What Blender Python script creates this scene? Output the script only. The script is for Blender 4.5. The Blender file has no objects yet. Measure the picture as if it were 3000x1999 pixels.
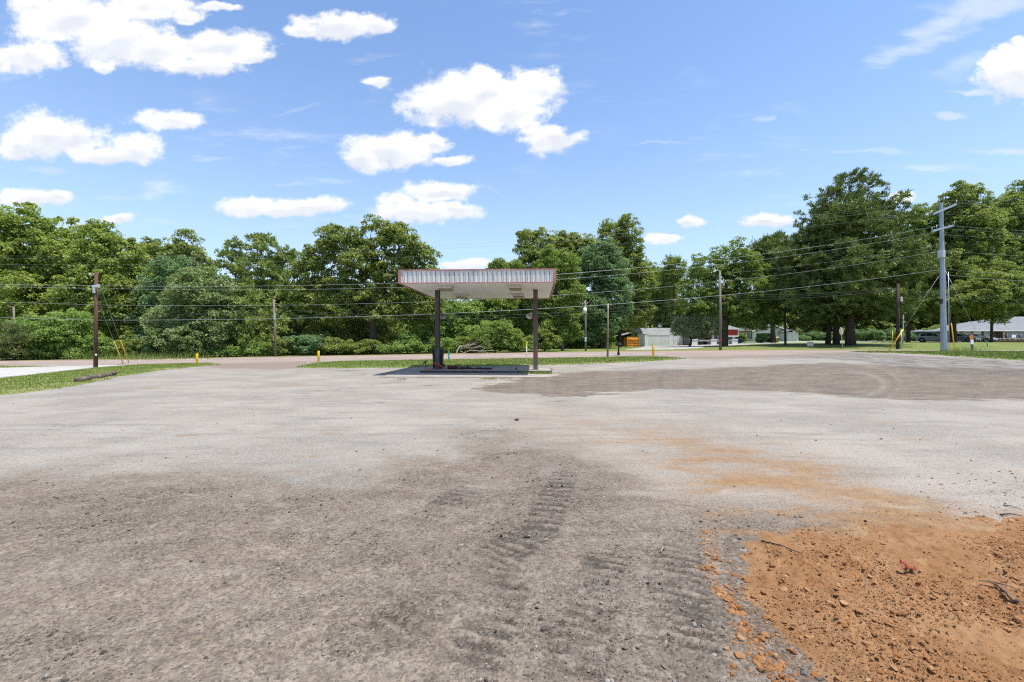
import bpy, math, random
import numpy as np
from mathutils import Vector, Matrix
random.seed(7)
RS = np.random.RandomState(11)
SC = bpy.context.scene
COL = SC.collection
F = 3000 * 16 / 36.0          # focal length measured on the 3000 px wide photograph
H = 1.6                       # eye height

# ------------------------------------------------------------------ terrain
def smooth(t):
    t = np.clip(t, 0, 1)
    return t * t * (3 - 2 * t)

def zg(X, Y):
    """Height of the land: flat lot, falling a little to the left and rising to the right beyond it."""
    if np.ndim(X) == 0 and np.ndim(Y) == 0:
        X = float(X); Y = float(Y)
        c = lambda v, lo, hi: lo if v < lo else hi if v > hi else v
        def s(t):
            t = c(t, 0.0, 1.0); return t * t * (3 - 2 * t)
        sx = s((X - 20) / 25)
        return c(0.0125 * X + 0.1, -0.45, 0.85) * s((Y - 14) / 24) + c(0.03 * (Y - 48), 0, 0.45) * sx + c(0.02 * (Y - 88), 0, 0.35) * sx + 0.28 * s((Y - (37 + 0.14 * X)) / 9) * (1 - 0.6 * s((X - 22) / 18))
    X = np.asarray(X, float); Y = np.asarray(Y, float)
    tilt = np.clip(0.0125 * X + 0.1, -0.45, 0.85) * smooth((Y - 14) / 24)
    rise = np.clip(0.03 * (Y - 48), 0, 0.45) * smooth((X - 20) / 25)
    rise2 = np.clip(0.02 * (Y - 88), 0, 0.35) * smooth((X - 20) / 25)
    bank = 0.28 * smooth((Y - (37 + 0.14 * X)) / 9) * (1 - 0.6 * smooth((X - 22) / 18))
    return tilt + rise + rise2 + bank

def G(px, py):
    """Where a sight line of the photograph meets the land."""
    a = (px - 1500) / F; b = (py - 1000) / F
    lo, hi = 1.0, 400.0
    f = lambda y: (H - b * y) - float(zg(a * y, y))
    y = lo
    while y < hi:
        if f(y * 1.01) < 0:
            break
        y *= 1.01
    lo, hi = y, y * 1.01
    for _ in range(30):
        m = (lo + hi) / 2
        if f(m) > 0: lo = m
        else: hi = m
    return Vector((a * lo, lo, float(zg(a * lo, lo))))

def P(px, py, Y):
    return Vector(((px - 1500) / F * Y, Y, H - (py - 1000) / F * Y))

def B(px, Y):
    x = (px - 1500) / F * Y
    return Vector((x, Y, float(zg(x, Y))))

# ------------------------------------------------------------------ numpy noise
def perlin(x, y, seed=0):
    r = np.random.RandomState(seed)
    ang = r.rand(256 * 256) * 2 * np.pi
    xi = np.floor(x).astype(int); yi = np.floor(y).astype(int)
    fx = x - xi; fy = y - yi
    def g(ix, iy, dx, dy):
        a = ang[((ix & 255) * 256 + (iy & 255))]
        return np.cos(a) * dx + np.sin(a) * dy
    u = fx * fx * fx * (fx * (fx * 6 - 15) + 10); v = fy * fy * fy * (fy * (fy * 6 - 15) + 10)
    n00 = g(xi, yi, fx, fy); n10 = g(xi + 1, yi, fx - 1, fy)
    n01 = g(xi, yi + 1, fx, fy - 1); n11 = g(xi + 1, yi + 1, fx - 1, fy - 1)
    return ((n00 * (1 - u) + n10 * u) * (1 - v) + (n01 * (1 - u) + n11 * u) * v) * 1.5

def fbm(x, y, scale, octv=4, seed=0, gain=0.5):
    s = np.zeros_like(x, float); a = 1.0; t = 0
    for o in range(octv):
        s += a * perlin(x * scale + 17.3 * o, y * scale + 9.1 * o, seed + o); t += a
        a *= gain; scale *= 2.03
    return s / t

# ------------------------------------------------------------------ mesh builders
def mesh_np(name, V, faces, mats, parent=None, attrs=None, smoothf=False, loc=None):
    """faces: list of (n,k) int arrays or (array, material index)."""
    me = bpy.data.meshes.new(name)
    V = np.asarray(V, np.float32)
    me.vertices.add(len(V)); me.vertices.foreach_set('co', V.ravel())
    loops = []; starts = []; tot = []; mi = []; off = 0
    for fa in faces:
        m = 0
        if isinstance(fa, tuple): fa, m = fa
        fa = np.asarray(fa, np.int32)
        if len(fa) == 0: continue
        n, k = fa.shape
        loops.append(fa.ravel()); starts.append(off + np.arange(n) * k); tot.append(np.full(n, k)); mi.append(np.full(n, m)); off += n * k
    loops = np.concatenate(loops); starts = np.concatenate(starts); tot = np.concatenate(tot); mi = np.concatenate(mi)
    me.loops.add(len(loops)); me.loops.foreach_set('vertex_index', loops.astype(np.int32))
    me.polygons.add(len(starts)); me.polygons.foreach_set('loop_start', starts.astype(np.int32)); me.polygons.foreach_set('loop_total', tot.astype(np.int32))
    me.polygons.foreach_set('material_index', mi.astype(np.int32))
    me.polygons.foreach_set('use_smooth', np.full(len(starts), smoothf, bool))
    me.update(calc_edges=True); me.validate()
    for m in (mats if isinstance(mats, (list, tuple)) else [mats]): me.materials.append(m)
    for an, (typ, dat) in (attrs or {}).items():
        at = me.attributes.new(an, typ, 'POINT')
        at.data.foreach_set('value' if typ == 'FLOAT' else 'color', np.asarray(dat, np.float32).ravel())
    o = bpy.data.objects.new(name, me); COL.objects.link(o)
    if parent: o.parent = parent
    if loc is not None: o.location = loc
    return o

class MB:
    """Collects solids and links them as ONE mesh object."""
    def __init__(s): s.v = []; s.f = []; s.m = []; s.s = []
    def add(s, vs, fs, mi=0, sm=False):
        o = len(s.v); s.v += [tuple(v) for v in vs]
        for f in fs: s.f.append([o + i for i in f]); s.m.append(mi); s.s.append(sm)
        return s
    def box(s, x0, y0, z0, x1, y1, z1, mi=0):
        v = [(x0, y0, z0), (x1, y0, z0), (x1, y1, z0), (x0, y1, z0), (x0, y0, z1), (x1, y0, z1), (x1, y1, z1), (x0, y1, z1)]
        return s.add(v, [(0, 3, 2, 1), (4, 5, 6, 7), (0, 1, 5, 4), (1, 2, 6, 5), (2, 3, 7, 6), (3, 0, 4, 7)], mi)
    def bbox(s, x0, y0, z0, x1, y1, z1, b=0.02, mi=0):
        """A box with chamfered upright and top edges."""
        def ring(d, z): return [(x0 + d, y0 + b, z), (x0 + b, y0 + d, z), (x1 - b, y0 + d, z), (x1 - d, y0 + b, z), (x1 - d, y1 - b, z), (x1 - b, y1 - d, z), (x0 + b, y1 - d, z), (x0 + d, y1 - b, z)]
        v = ring(0, z0) + ring(0, z1 - b) + [((x - (x0 + x1) / 2) * (1 - 2 * b / (x1 - x0)) + (x0 + x1) / 2, (y - (y0 + y1) / 2) * (1 - 2 * b / (y1 - y0)) + (y0 + y1) / 2, z1) for x, y, _ in ring(0, 0)]
        f = [tuple(range(7, -1, -1)), tuple(range(16, 24))]
        for r in (0, 8):
            for i in range(8): f.append((r + i, r + (i + 1) % 8, r + 8 + (i + 1) % 8, r + 8 + i))
        return s.add(v, f, mi)
    def beam(s, a, b, w, h, mi=0, up=(0, 0, 1)):
        a = Vector(a); b = Vector(b); d = (b - a).normalized(); u = Vector(up)
        if abs(d.dot(u)) > 0.98: u = Vector((0, 1, 0))
        r = d.cross(u).normalized(); u = r.cross(d).normalized()
        v = []
        for p in (a, b):
            for i, j in ((-1, -1), (1, -1), (1, 1), (-1, 1)): v.append(p + r * (w / 2 * i) + u * (h / 2 * j))
        return s.add(v, [(0, 1, 2, 3), (7, 6, 5, 4), (0, 4, 5, 1), (1, 5, 6, 2), (2, 6, 7, 3), (3, 7, 4, 0)], mi)
    def tube(s, pts, rad, n=8, mi=0, cap=True, sm=True):
        pts = [Vector(p) for p in pts]
        if not isinstance(rad, (list, tuple)): rad = [rad] * len(pts)
        o = len(s.v); prev = None
        for i, p in enumerate(pts):
            d = (pts[min(i + 1, len(pts) - 1)] - pts[max(i - 1, 0)])
            d = d.normalized() if d.length > 1e-9 else Vector((0, 0, 1))
            if prev is None:
                u = Vector((1, 0, 0)) if abs(d.x) < 0.9 else Vector((0, 1, 0))
                u = (u - d * u.dot(d)).normalized()
            else:
                u = (prev - d * prev.dot(d)); u = u.normalized() if u.length > 1e-6 else Vector((1, 0, 0))
            prev = u; w = d.cross(u)
            for k in range(n):
                a = 2 * math.pi * k / n
                s.v.append(tuple(p + (u * math.cos(a) + w * math.sin(a)) * rad[i]))
        for i in range(len(pts) - 1):
            for k in range(n):
                s.f.append([o + i * n + k, o + i * n + (k + 1) % n, o + (i + 1) * n + (k + 1) % n, o + (i + 1) * n + k]); s.m.append(mi); s.s.append(sm)
        if cap:
            s.f.append([o + k for k in range(n - 1, -1, -1)]); s.m.append(mi); s.s.append(False)
            e = o + (len(pts) - 1) * n
            s.f.append([e + k for k in range(n)]); s.m.append(mi); s.s.append(False)
        return s
    def prism(s, poly, axis, a, b, mi=0):
        """Extrude a polygon along an axis (0,1,2) between a and b."""
        def mk(p, t):
            q = list(p); q.insert(axis, t); return tuple(q)
        n = len(poly); v = [mk(p, a) for p in poly] + [mk(p, b) for p in poly]
        f = [tuple(range(n)), tuple(range(2 * n - 1, n - 1, -1))] + [(i, n + i, n + (i + 1) % n, (i + 1) % n) for i in range(n)]
        return s.add(v, f, mi)
    def quad(s, a, b, c, d, mi=0): return s.add([a, b, c, d], [(0, 1, 2, 3)], mi)
    def build(s, name, mats, parent=None, loc=None, fix=True):
        me = bpy.data.meshes.new(name); me.from_pydata(s.v, [], s.f)
        for m in (mats if isinstance(mats, (list, tuple)) else [mats]): me.materials.append(m)
        me.polygons.foreach_set('material_index', s.m); me.polygons.foreach_set('use_smooth', s.s)
        me.update()
        if fix:
            import bmesh
            bm = bmesh.new(); bm.from_mesh(me); bmesh.ops.recalc_face_normals(bm, faces=bm.faces); bm.to_mesh(me); bm.free()
        o = bpy.data.objects.new(name, me); COL.objects.link(o)
        if parent: o.parent = parent
        if loc is not None: o.location = loc
        return o

def tag(o, label=None, cat=None, group=None, kind=None):
    if label: o['label'] = label
    if cat: o['category'] = cat
    if group: o['group'] = group
    if kind: o['kind'] = kind
    return o

def thing(name, label, cat, loc, rz=0.0, group=None):
    e = bpy.data.objects.new(name, None); COL.objects.link(e)
    e.empty_display_size = 0.3
    e.location = loc; e.rotation_euler = (0, 0, rz)
    return tag(e, label, cat, group)

# ------------------------------------------------------------------ materials
def new_mat(name):
    m = bpy.data.materials.new(name); m.use_nodes = True
    nt = m.node_tree; nt.nodes.clear()
    return m, nt
class NT:
    def __init__(s, nt): s.nt = nt
    def n(s, typ, inp=None, **kw):
        nd = s.nt.nodes.new(typ)
        for k, v in kw.items(): setattr(nd, k, v)
        for k, v in (inp or {}).items(): s.put(nd.inputs[k], v)
        return nd
    def put(s, sock, v):
        if isinstance(v, bpy.types.NodeSocket): s.nt.links.new(v, sock)
        elif isinstance(v, bpy.types.Node): s.nt.links.new(v.outputs[0], sock)
        else:
            if hasattr(sock.default_value, '__len__') and not hasattr(v, '__len__'): v = [v] * len(sock.default_value)
            if hasattr(sock.default_value, '__len__') and len(sock.default_value) == 4 and len(v) == 3: v = tuple(v) + (1,)
            sock.default_value = v
    def math(s, op, a, b=0.5, c=None, clamp=False):
        nd = s.n('ShaderNodeMath', operation=op, use_clamp=clamp)
        s.put(nd.inputs[0], a); s.put(nd.inputs[1], b)
        if c is not None: s.put(nd.inputs[2], c)
        return nd.outputs[0]
    def vm(s, op, a, b=(0, 0, 0)):
        nd = s.n('ShaderNodeVectorMath', operation=op); s.put(nd.inputs[0], a); s.put(nd.inputs[1], b)
        return nd.outputs['Value'] if op in ('LENGTH', 'DOT_PRODUCT') else nd.outputs[0]
    def noise(s, vec, scale, detail=4, rough=0.55, dist=0.0):
        nd = s.n('ShaderNodeTexNoise', {'Vector': vec, 'Scale': scale, 'Detail': detail, 'Roughness': rough, 'Distortion': dist})
        return nd.outputs['Fac']
    def mix(s, fac, a, b, bt='MIX'):
        nd = s.n('ShaderNodeMixRGB', {'Fac': fac, 'Color1': a, 'Color2': b}, blend_type=bt)
        return nd.outputs[0]
    def sstep(s, v, a, b, lo=0.0, hi=1.0):
        nd = s.n('ShaderNodeMapRange', {'Value': v, 'From Min': a, 'From Max': b, 'To Min': lo, 'To Max': hi}, interpolation_type='SMOOTHSTEP')
        return nd.outputs[0]
    def scale(s, vec, xyz):
        return s.vm('MULTIPLY', vec, xyz)

def finish(T, col, rough=0.7, bump=None, bstr=0.3, bdist=0.02, metal=0.0, spec=0.3, coat=0.0):
    p = T.n('ShaderNodeBsdfPrincipled', {'Base Color': col, 'Roughness': rough, 'Metallic': metal, 'Specular IOR Level': spec})
    if coat: p.inputs['Coat Weight'].default_value = coat
    if bump is not None:
        b = T.n('ShaderNodeBump', {'Height': bump, 'Strength': bstr, 'Distance': bdist}); T.put(p.inputs['Normal'], b.outputs[0])
    o = T.n('ShaderNodeOutputMaterial'); T.nt.links.new(p.outputs[0], o.inputs[0])
    return p

def pm(name, c1, c2=None, scale=4.0, rough=0.7, bump=0.15, metal=0.0, spec=0.3, stretch=(1, 1, 1), dirt=None, dscale=1.5, damt=0.5, coat=0.0, bdist=0.01):
    """General worn-surface material: two tones mixed by noise, optional dirt tone, fine bump."""
    m, nt = new_mat(name); T = NT(nt)
    co = T.scale(T.n('ShaderNodeTexCoord').outputs['Object'], stretch)
    c2 = c2 or tuple(c * 0.8 for c in c1)
    a = T.noise(co, scale, 6, 0.6)
    col = T.mix(T.sstep(a, 0.35, 0.65), c1, c2)
    if dirt:
        d = T.noise(co, dscale, 5, 0.65)
        col = T.mix(T.math('MULTIPLY', T.sstep(d, 0.48, 0.68), damt), col, dirt)
    finish(T, col, rough, T.noise(co, scale * 6, 4), bump, bdist, metal, spec, coat)
    return m

M = {}
M['steel_grey'] = pm('galvanised_steel', (0.36, 0.40, 0.46), (0.30, 0.34, 0.40), 3, 0.5, 0.05, 0.35, stretch=(1, 1, .3))
M['steel_light'] = pm('light_galvanised', (0.55, 0.57, 0.6), (0.45, 0.47, 0.5), 5, 0.5, 0.05, 0.3)
M['wood_brown'] = pm('creosote_wood', (0.12, 0.065, 0.045), (0.075, 0.042, 0.03), 14, 0.9, 0.4, stretch=(1, 1, .06))
M['wood_grey'] = pm('weathered_wood', (0.23, 0.20, 0.17), (0.14, 0.12, 0.10), 14, 0.9, 0.4, stretch=(1, 1, .06))
M['wood_dark'] = pm('dark_wood', (0.07, 0.052, 0.042), (0.045, 0.034, 0.028), 14, 0.9, 0.4, stretch=(1, 1, .06))
M['rust_pipe'] = pm('rusty_pipe', (0.30, 0.27, 0.25), (0.22, 0.12, 0.08), 3, 0.75, 0.1, 0.2, stretch=(1, 1, .5), dirt=(0.2, 0.06, 0.03), dscale=1.2, damt=.8)
M['bark'] = pm('bark', (0.085, 0.066, 0.05), (0.04, 0.03, 0.023), 7, 0.95, 0.8, stretch=(1, 1, .22), bdist=.05)
M['bark_pine'] = pm('pine_bark', (0.11, 0.075, 0.055), (0.05, 0.036, 0.03), 6, 0.95, 0.9, stretch=(1, 1, .3), bdist=.06)
M['bark_light'] = pm('pale_bark', (0.22, 0.19, 0.16), (0.13, 0.11, 0.09), 7, 0.95, 0.6, stretch=(1, 1, .3), bdist=.03)
M['dead_wood'] = pm('bleached_wood', (0.42, 0.36, 0.31), (0.28, 0.23, 0.19), 9, 0.9, 0.4)
M['yellow'] = pm('yellow_paint', (0.85, 0.55, 0.005), (0.78, 0.48, 0.005), 5, 0.5, 0.05, dirt=(0.25, 0.16, 0.04), dscale=4, damt=.35)
M['wire'] = pm('cable', (0.10, 0.10, 0.105), (0.07, 0.07, 0.07), 3, 0.5, 0.0)
M['wire_alu'] = pm('aluminium_cable', (0.36, 0.365, 0.38), (0.30, 0.31, 0.32), 3, 0.4, 0.0, 0.3)
M['black_plastic'] = pm('black_plastic', (0.018, 0.018, 0.02), (0.028, 0.028, 0.03), 8, 0.5, 0.1)
M['insulator'] = pm('insulator', (0.45, 0.44, 0.45), (0.3, 0.2, 0.18), 6, 0.3, 0.0)
M['white_paint'] = pm('white_paint', (0.82, 0.82, 0.81), (0.76, 0.76, 0.75), 2, 0.6, 0.05, dirt=(0.45, 0.44, 0.40), dscale=1.2, damt=.35)
M['glass'] = pm('window_glass', (0.035, 0.045, 0.05), (0.06, 0.07, 0.08), 1, 0.08, 0.0, spec=0.6)
SKYSTR = 0.136; SUNSTR = 4.1; EXPO = 0.75; SKYTINT = (0.88, 0.99, 1.09)
# ================================================================== GROUND
def project(X, Y, Z):
    return 1500 + F * X / Y, 1000 + F * (H - Z) / Y

def sdist(x, y, poly):
    """Signed distance (inside positive) of points to a polygon, numpy."""
    poly = [(float(p[0]), float(p[1])) for p in poly]
    d = np.full(x.shape, 1e18); ins = np.zeros(x.shape, bool)
    n = len(poly)
    for i in range(n):
        x0, y0 = poly[i]; x1, y1 = poly[(i + 1) % n]
        dx, dy = x1 - x0, y1 - y0
        t = np.clip(((x - x0) * dx + (y - y0) * dy) / (dx * dx + dy * dy + 1e-12), 0, 1)
        d = np.minimum(d, (x - x0 - t * dx) ** 2 + (y - y0 - t * dy) ** 2)
        c = (y0 > y) != (y1 > y)
        if dy != 0: ins ^= c & (x < dx * (y - y0) / dy + x0)
    d = np.sqrt(d)
    return np.where(ins, d, -d)

def graded(lo, hi, s0, g, c=0.0):
    """Grid lines whose spacing grows with distance from c."""
    a = [c]
    while a[-1] < hi: a.append(a[-1] + s0 + g * abs(a[-1] - c))
    b = [c]
    while b[-1] > lo: b.append(b[-1] - s0 - g * abs(b[-1] - c))
    return np.array(b[:0:-1] + a)

def grid_faces(nx, ny, keep=None):
    i = np.arange(nx - 1); j = np.arange(ny - 1)
    J, I = np.meshgrid(j, i, indexing='ij')
    a = (J * nx + I).ravel()
    f = np.stack([a, a + 1, a + nx + 1, a + nx], 1)
    if keep is not None:
        k = keep.ravel(); f = f[k[f].any(1)]
    return f

def compact(V, f, *attrs):
    used = np.unique(f); mp = np.zeros(len(V), int); mp[used] = np.arange(len(used))
    return (V[used], mp[f]) + tuple(a[used] for a in attrs)

NEAR_EDGE = [(-900, 1092), (-400, 1082), (0, 1073), (300, 1070), (600, 1066.5), (900, 1060.5), (1100, 1056.6), (1500, 1052.5), (1700, 1050), (2000, 1047), (2300, 1040), (2450, 1034), (2550, 1031.5), (3000, 1032), (3500, 1035)]
FAR_EDGE = [(-900, 1070), (-400, 1064), (0, 1059), (300, 1055), (500, 1052), (800, 1047), (1100, 1042), (1400, 1037), (1650, 1032.5), (2000, 1029), (2300, 1026.8), (2600, 1026.5), (3000, 1027), (3500, 1028)]
def interp(pl, x): return np.interp(x, [p[0] for p in pl], [p[1] for p in pl])

# ---- the land itself, one sheet out to the horizon
gx = graded(-900, 900, 1.0, 0.03); gy = graded(-30, 1200, 1.0, 0.02, 30.0)
GX, GY = np.meshgrid(gx, gy)
GZ = zg(GX, GY) - 0.05 - 0.35 * (GY < 5)
GZ += np.where(GY > 60, fbm(GX, GY, 0.05, 3, 5) * 0.12, 0)
m, nt = new_mat('lawn_soil'); T = NT(nt)
co = T.n('ShaderNodeTexCoord').outputs['Object']
n1 = T.noise(co, 0.25, 5, 0.6); n2 = T.noise(co, 3.0, 5, 0.7)
c = T.mix(T.sstep(n1, 0.4, 0.62), (0.15, 0.205, 0.038), (0.20, 0.21, 0.065))
c = T.mix(T.sstep(n2, 0.35, 0.7), T.mix(1.0, c, (.55, .6, .5), 'MULTIPLY'), c)
finish(T, c, 0.9, n2, 0.6, 0.05); M['lawn'] = m
tag(mesh_np('ground', np.stack([GX, GY, GZ], -1).reshape(-1, 3), [grid_faces(len(gx), len(gy))], M['lawn'], smoothf=True), kind='structure')

# ---- the gravel lot
lx = graded(-75, 90, 0.018, 0.0078); ly = graded(0.8, 62, 0.013, 0.0075, 1.6)
GLX, GLY = np.meshgrid(lx, ly)
PX, PY = project(GLX, GLY, zg(GLX, GLY))
keep = (PY > interp(NEAR_EDGE, PX) - 2.0) & (np.abs(GLX) < 1.45 * GLY + 3.0)
kk_ = keep.copy(); kk_[1:] |= keep[:-1]; kk_[:-1] |= keep[1:]; kk_[:, 1:] |= kk_[:, :-1].copy(); kk_[:, :-1] |= kk_[:, 1:].copy()
LX, LY, PX, PY = GLX[kk_], GLY[kk_], PX[kk_], PY[kk_]
LZ0 = zg(LX, LY)
def full(a):
    o = np.zeros(GLX.shape); o[kk_] = a; return o
wx = fbm(LX, LY, 0.35, 4, 21); wy = fbm(LX, LY, 0.35, 4, 31)
w2 = fbm(LX, LY, 2.2, 4, 41)
# distances in the chart are warped with ground-space noise so the borders wander
per = 1333.0 / LY                       # chart units per metre
perY = (PY - 1000) / LY
QX = PX + per * (0.42 * wx + 0.10 * w2); QY = PY + perY * (0.6 * wy + 0.16 * w2)
w3 = fbm(LX * .35, LY, 1.0, 5, 43, .65)
QXs = PX + per * (0.4 * w2 + .9 * w3); QYs = PY + perY * (0.35 * w2 + 1.7 * w3 + .25 * wy)
def area(poly, soft, noisy=True):
    x, y = (QX, QY) if noisy else (QXs, QYs)
    return smooth(sdist(x, y * 2.0, [(a, b * 2.0) for a, b in poly]) / (2 * soft) + 0.5)
streak = fbm(LX * 0.25, LY, 3.0, 5, 51, .6)        # streaks dragged sideways by vehicles
blot = fbm(LX, LY, 0.9, 6, 71, .62)
def spot(cx, cy, rx, ry, soft=1.1):
    return smooth((0.85 - np.sqrt(((QX - cx) / rx) ** 2 + ((QY - cy) / ry) ** 2) + 1.1 * blot + .7 * streak) / soft)

brown = area([(-600, 1405), (0, 1396), (320, 1383), (640, 1374), (850, 1396), (1000, 1396), (1150, 1350), (1290, 1320), (1340, 1272), (1460, 1254), (1580, 1300), (1700, 1330), (1830, 1370), (1950, 1440), (2100, 1478), (2500, 1492), (2800, 1505), (3000, 1800), (3000, 2600), (-900, 2600)], 170)
brown = np.clip(brown * (0.97 + 0.8 * blot * smooth((LY - 2.5) / 3) + 0.5 * streak), 0, 1)
soil = brown.copy()
mid = area([(1390, 1142), (1440, 1128), (1500, 1118), (1560, 1103), (1640, 1098), (1700, 1090), (1850, 1087), (2000, 1083), (2150, 1078), (2300, 1069), (2420, 1063), (2520, 1066), (2620, 1073), (2800, 1079), (3100, 1088), (3600, 1105), (3600, 1205), (3100, 1181), (2940, 1176), (2800, 1172), (2600, 1165), (2450, 1157), (2300, 1150), (2150, 1142), (2020, 1141), (1900, 1145), (1740, 1153), (1690, 1169), (1640, 1172), (1600, 1160), (1500, 1156)], 7, False)
tracks = np.clip(1 - np.abs(np.hypot((PX - 2480) / 1.0, (PY - 1128) * 3.0) - 110) / 16, 0, 1) * (PX > 2480) + np.clip(1 - np.abs(np.hypot((PX - 2440) / 1.0, (PY - 1128) * 3.0) - 195) / 14, 0, 1) * (PX > 2480)
arcs = fbm(np.hypot(PX - 2480, (PY - 1128) * 3.0) * .03, np.zeros_like(PX), 1.0, 3, 47)
mid = mid * np.clip(0.97 + .35 * streak + .2 * arcs - .55 * tracks * np.clip(.7 + 1.5 * streak + blot, .1, 1), 0, 1)
brown = np.maximum(brown, mid)
pale_p = np.maximum.reduce([spot(870, 1402, 110, 22), spot(1450, 1440, 120, 34), spot(1900, 1455, 150, 26), spot(850, 1465, 60, 10), spot(1620, 1390, 60, 40), spot(1310, 1330, 60, 30)])
brown = brown * (1 - 0.45 * pale_p)
brown = np.maximum(brown, 0.8 * spot(1650, 1178, 60, 7))
dark = area([(2240, 1050), (2380, 1041), (2500, 1034), (2700, 1044), (3000, 1058), (3500, 1075), (3500, 1130), (3000, 1104), (2760, 1096), (2650, 1084), (2600, 1076), (2540, 1062), (2420, 1052)], 10, False) * np.clip(0.50 + 0.7 * blot + .7 * streak, 0, .75)
dark = np.maximum(dark, 0.38 * area([(2060, 1505), (2200, 1500), (2350, 1478), (2600, 1488), (2720, 1498), (2560, 1520), (2420, 1532), (2350, 1556), (2230, 1572), (2080, 1590)], 10) * np.clip(.8 + blot, 0, 1))
dark = np.maximum(dark, 0.55 * area([(2080, 1620), (2160, 1600), (2190, 1750), (2300, 1900), (2400, 2030), (2440, 2400), (2220, 2400), (2180, 1960), (2110, 1800)], 22))
def band(pts, w):
    d = np.full(LX.shape, 1e9)
    for (a, b), (c_, d_) in zip(pts[:-1], pts[1:]):
        dx, dy = c_ - a, d_ - b; t = np.clip(((QX - a) * dx + (QY - b) * dy) / (dx * dx + dy * dy), 0, 1)
        d = np.minimum(d, np.hypot(QX - a - t * dx, QY - b - t * dy))
    return smooth(1 - d / w)
rut = 0.75 * band([(1860, 1600), (1800, 1740), (1770, 1860), (1760, 2100)], 52) + 0.75 * band([(1985, 1560), (1960, 1720), (2000, 1860), (2060, 2100)], 48)
rut = np.maximum(rut, 0.55 * band([(1560, 1480), (1300, 1560), (1000, 1610), (820, 1640)], 34))
rut = np.maximum(rut, 0.5 * band([(1420, 1600), (1240, 1700), (1190, 1790)], 50))
rut = np.maximum(rut, 0.6 * band([(1540, 1310), (1640, 1340), (1760, 1380), (1840, 1420)], 36))
rut = np.maximum(rut, 0.6 * band([(1650, 1470), (1750, 1480), (1800, 1500)], 40))
rut = np.maximum(rut, 0.4 * band([(330, 1500), (560, 1480), (900, 1470), (1200, 1460)], 26))
rut = np.clip(rut * (0.7 + 0.9 * blot), 0, 1)
dark = np.maximum(dark, rut * 0.30)
dark = np.maximum(dark, (.17 * area([(1150, 1500), (1500, 1300), (1800, 1380), (2060, 1500), (2180, 1760), (2330, 2200), (1500, 2400), (1400, 1800), (1250, 1640)], 220)) * np.clip(.8 + blot, 0, 1) * brown)
for s_ in [(1270, 1132, 32, 6), (1165, 1155, 22, 3), (1130, 1180, 55, 4), (1290, 1172, 26, 3), (1060, 1172, 16, 3), (880, 1294, 30, 3), (720, 1296, 25, 4), (1500, 1207, 14, 3), (600, 1282, 16, 3), (1020, 1086, 105, 7), (985, 1101, 22, 2), (1060, 1098, 18, 2)]:
    dark = np.maximum(dark, 0.62 * spot(*s_))
orange = area([(1560, 1222), (1850, 1238), (2100, 1290), (2400, 1326), (2650, 1395), (2900, 1462), (3150, 1490), (3150, 1600), (2700, 1560), (2300, 1500), (2050, 1480), (1960, 1420), (1860, 1350), (1700, 1300)], 170)
orange = orange * np.clip(0.50 + 0.9 * streak + 0.6 * blot, 0, 1)
orange = np.maximum(orange, .95 * area([(2050, 1372), (2200, 1360), (2450, 1400), (2700, 1440), (2900, 1480), (2700, 1500), (2450, 1478), (2250, 1440), (2080, 1410)], 60) * np.clip(.82 + .8 * streak + .6 * blot, 0, 1))
orange = np.maximum(orange, .95 * area([(2180, 1580), (2300, 1540), (2500, 1510), (2700, 1492), (3300, 1500), (3300, 2400), (2560, 2400), (2400, 1960), (2290, 1800), (2230, 1680)], 60) * np.clip(.75 + 1.3 * blot, 0, 1))
orange = np.maximum(orange, .85 * area([(2030, 1440), (2300, 1440), (2900, 1470), (2800, 1530), (2250, 1620), (2060, 1600)], 60) * np.clip(.5 + 1.6 * blot + 1.2 * streak, 0, 1))
orange = np.maximum(orange, .5 * area([(2080, 1600), (2200, 1600), (2380, 1960), (2480, 2400), (2330, 2400), (2150, 1800)], 40) * np.clip(.35 + 2.2 * blot, 0, 1))
for s_ in [(535, 1276, 70, 7), (1000, 1277, 75, 8), (880, 1339, 55, 7), (15, 1321, 70, 7), (1515, 1233, 60, 5), (1180, 1244, 45, 4), (680, 1262, 25, 4), (1100, 1270, 70, 5), (1220, 1296, 20, 4), (420, 1140, 200, 3), (150, 1180, 160, 4), (880, 1130, 160, 3)]:
    orange = np.maximum(orange, 0.6 * spot(*s_, .9))
orange = np.clip(np.maximum(orange, 0.35 * smooth((streak + blot - .32) / .3) * (PY < 1390) * (PY > 1100)), 0, 1) * (1 - .75 * pale_p)
chalk = np.maximum(area([(2120, 1425), (2400, 1445), (2700, 1462), (3100, 1500), (3100, 1512), (2750, 1490), (2400, 1462), (2060, 1452)], 14) * np.clip(.35 + 1.6 * streak, 0, .7), .4 * spot(1900, 1380, 120, 22))
chalk = np.maximum(chalk, .3 * pale_p)
chalk = np.maximum(chalk, .25 * area([(2650, 1380), (3100, 1370), (3300, 1490), (3000, 1480), (2800, 1440)], 40))
pink = area([(560, 1064), (930, 1056), (880, 1079), (800, 1084), (640, 1081), (590, 1072)], 5, False)
pink = np.maximum(pink, area([(1960, 1040), (2500, 1030), (2480, 1038), (2350, 1043), (2250, 1050), (2030, 1054)], 4, False))
crack = np.zeros_like(LX)
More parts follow.
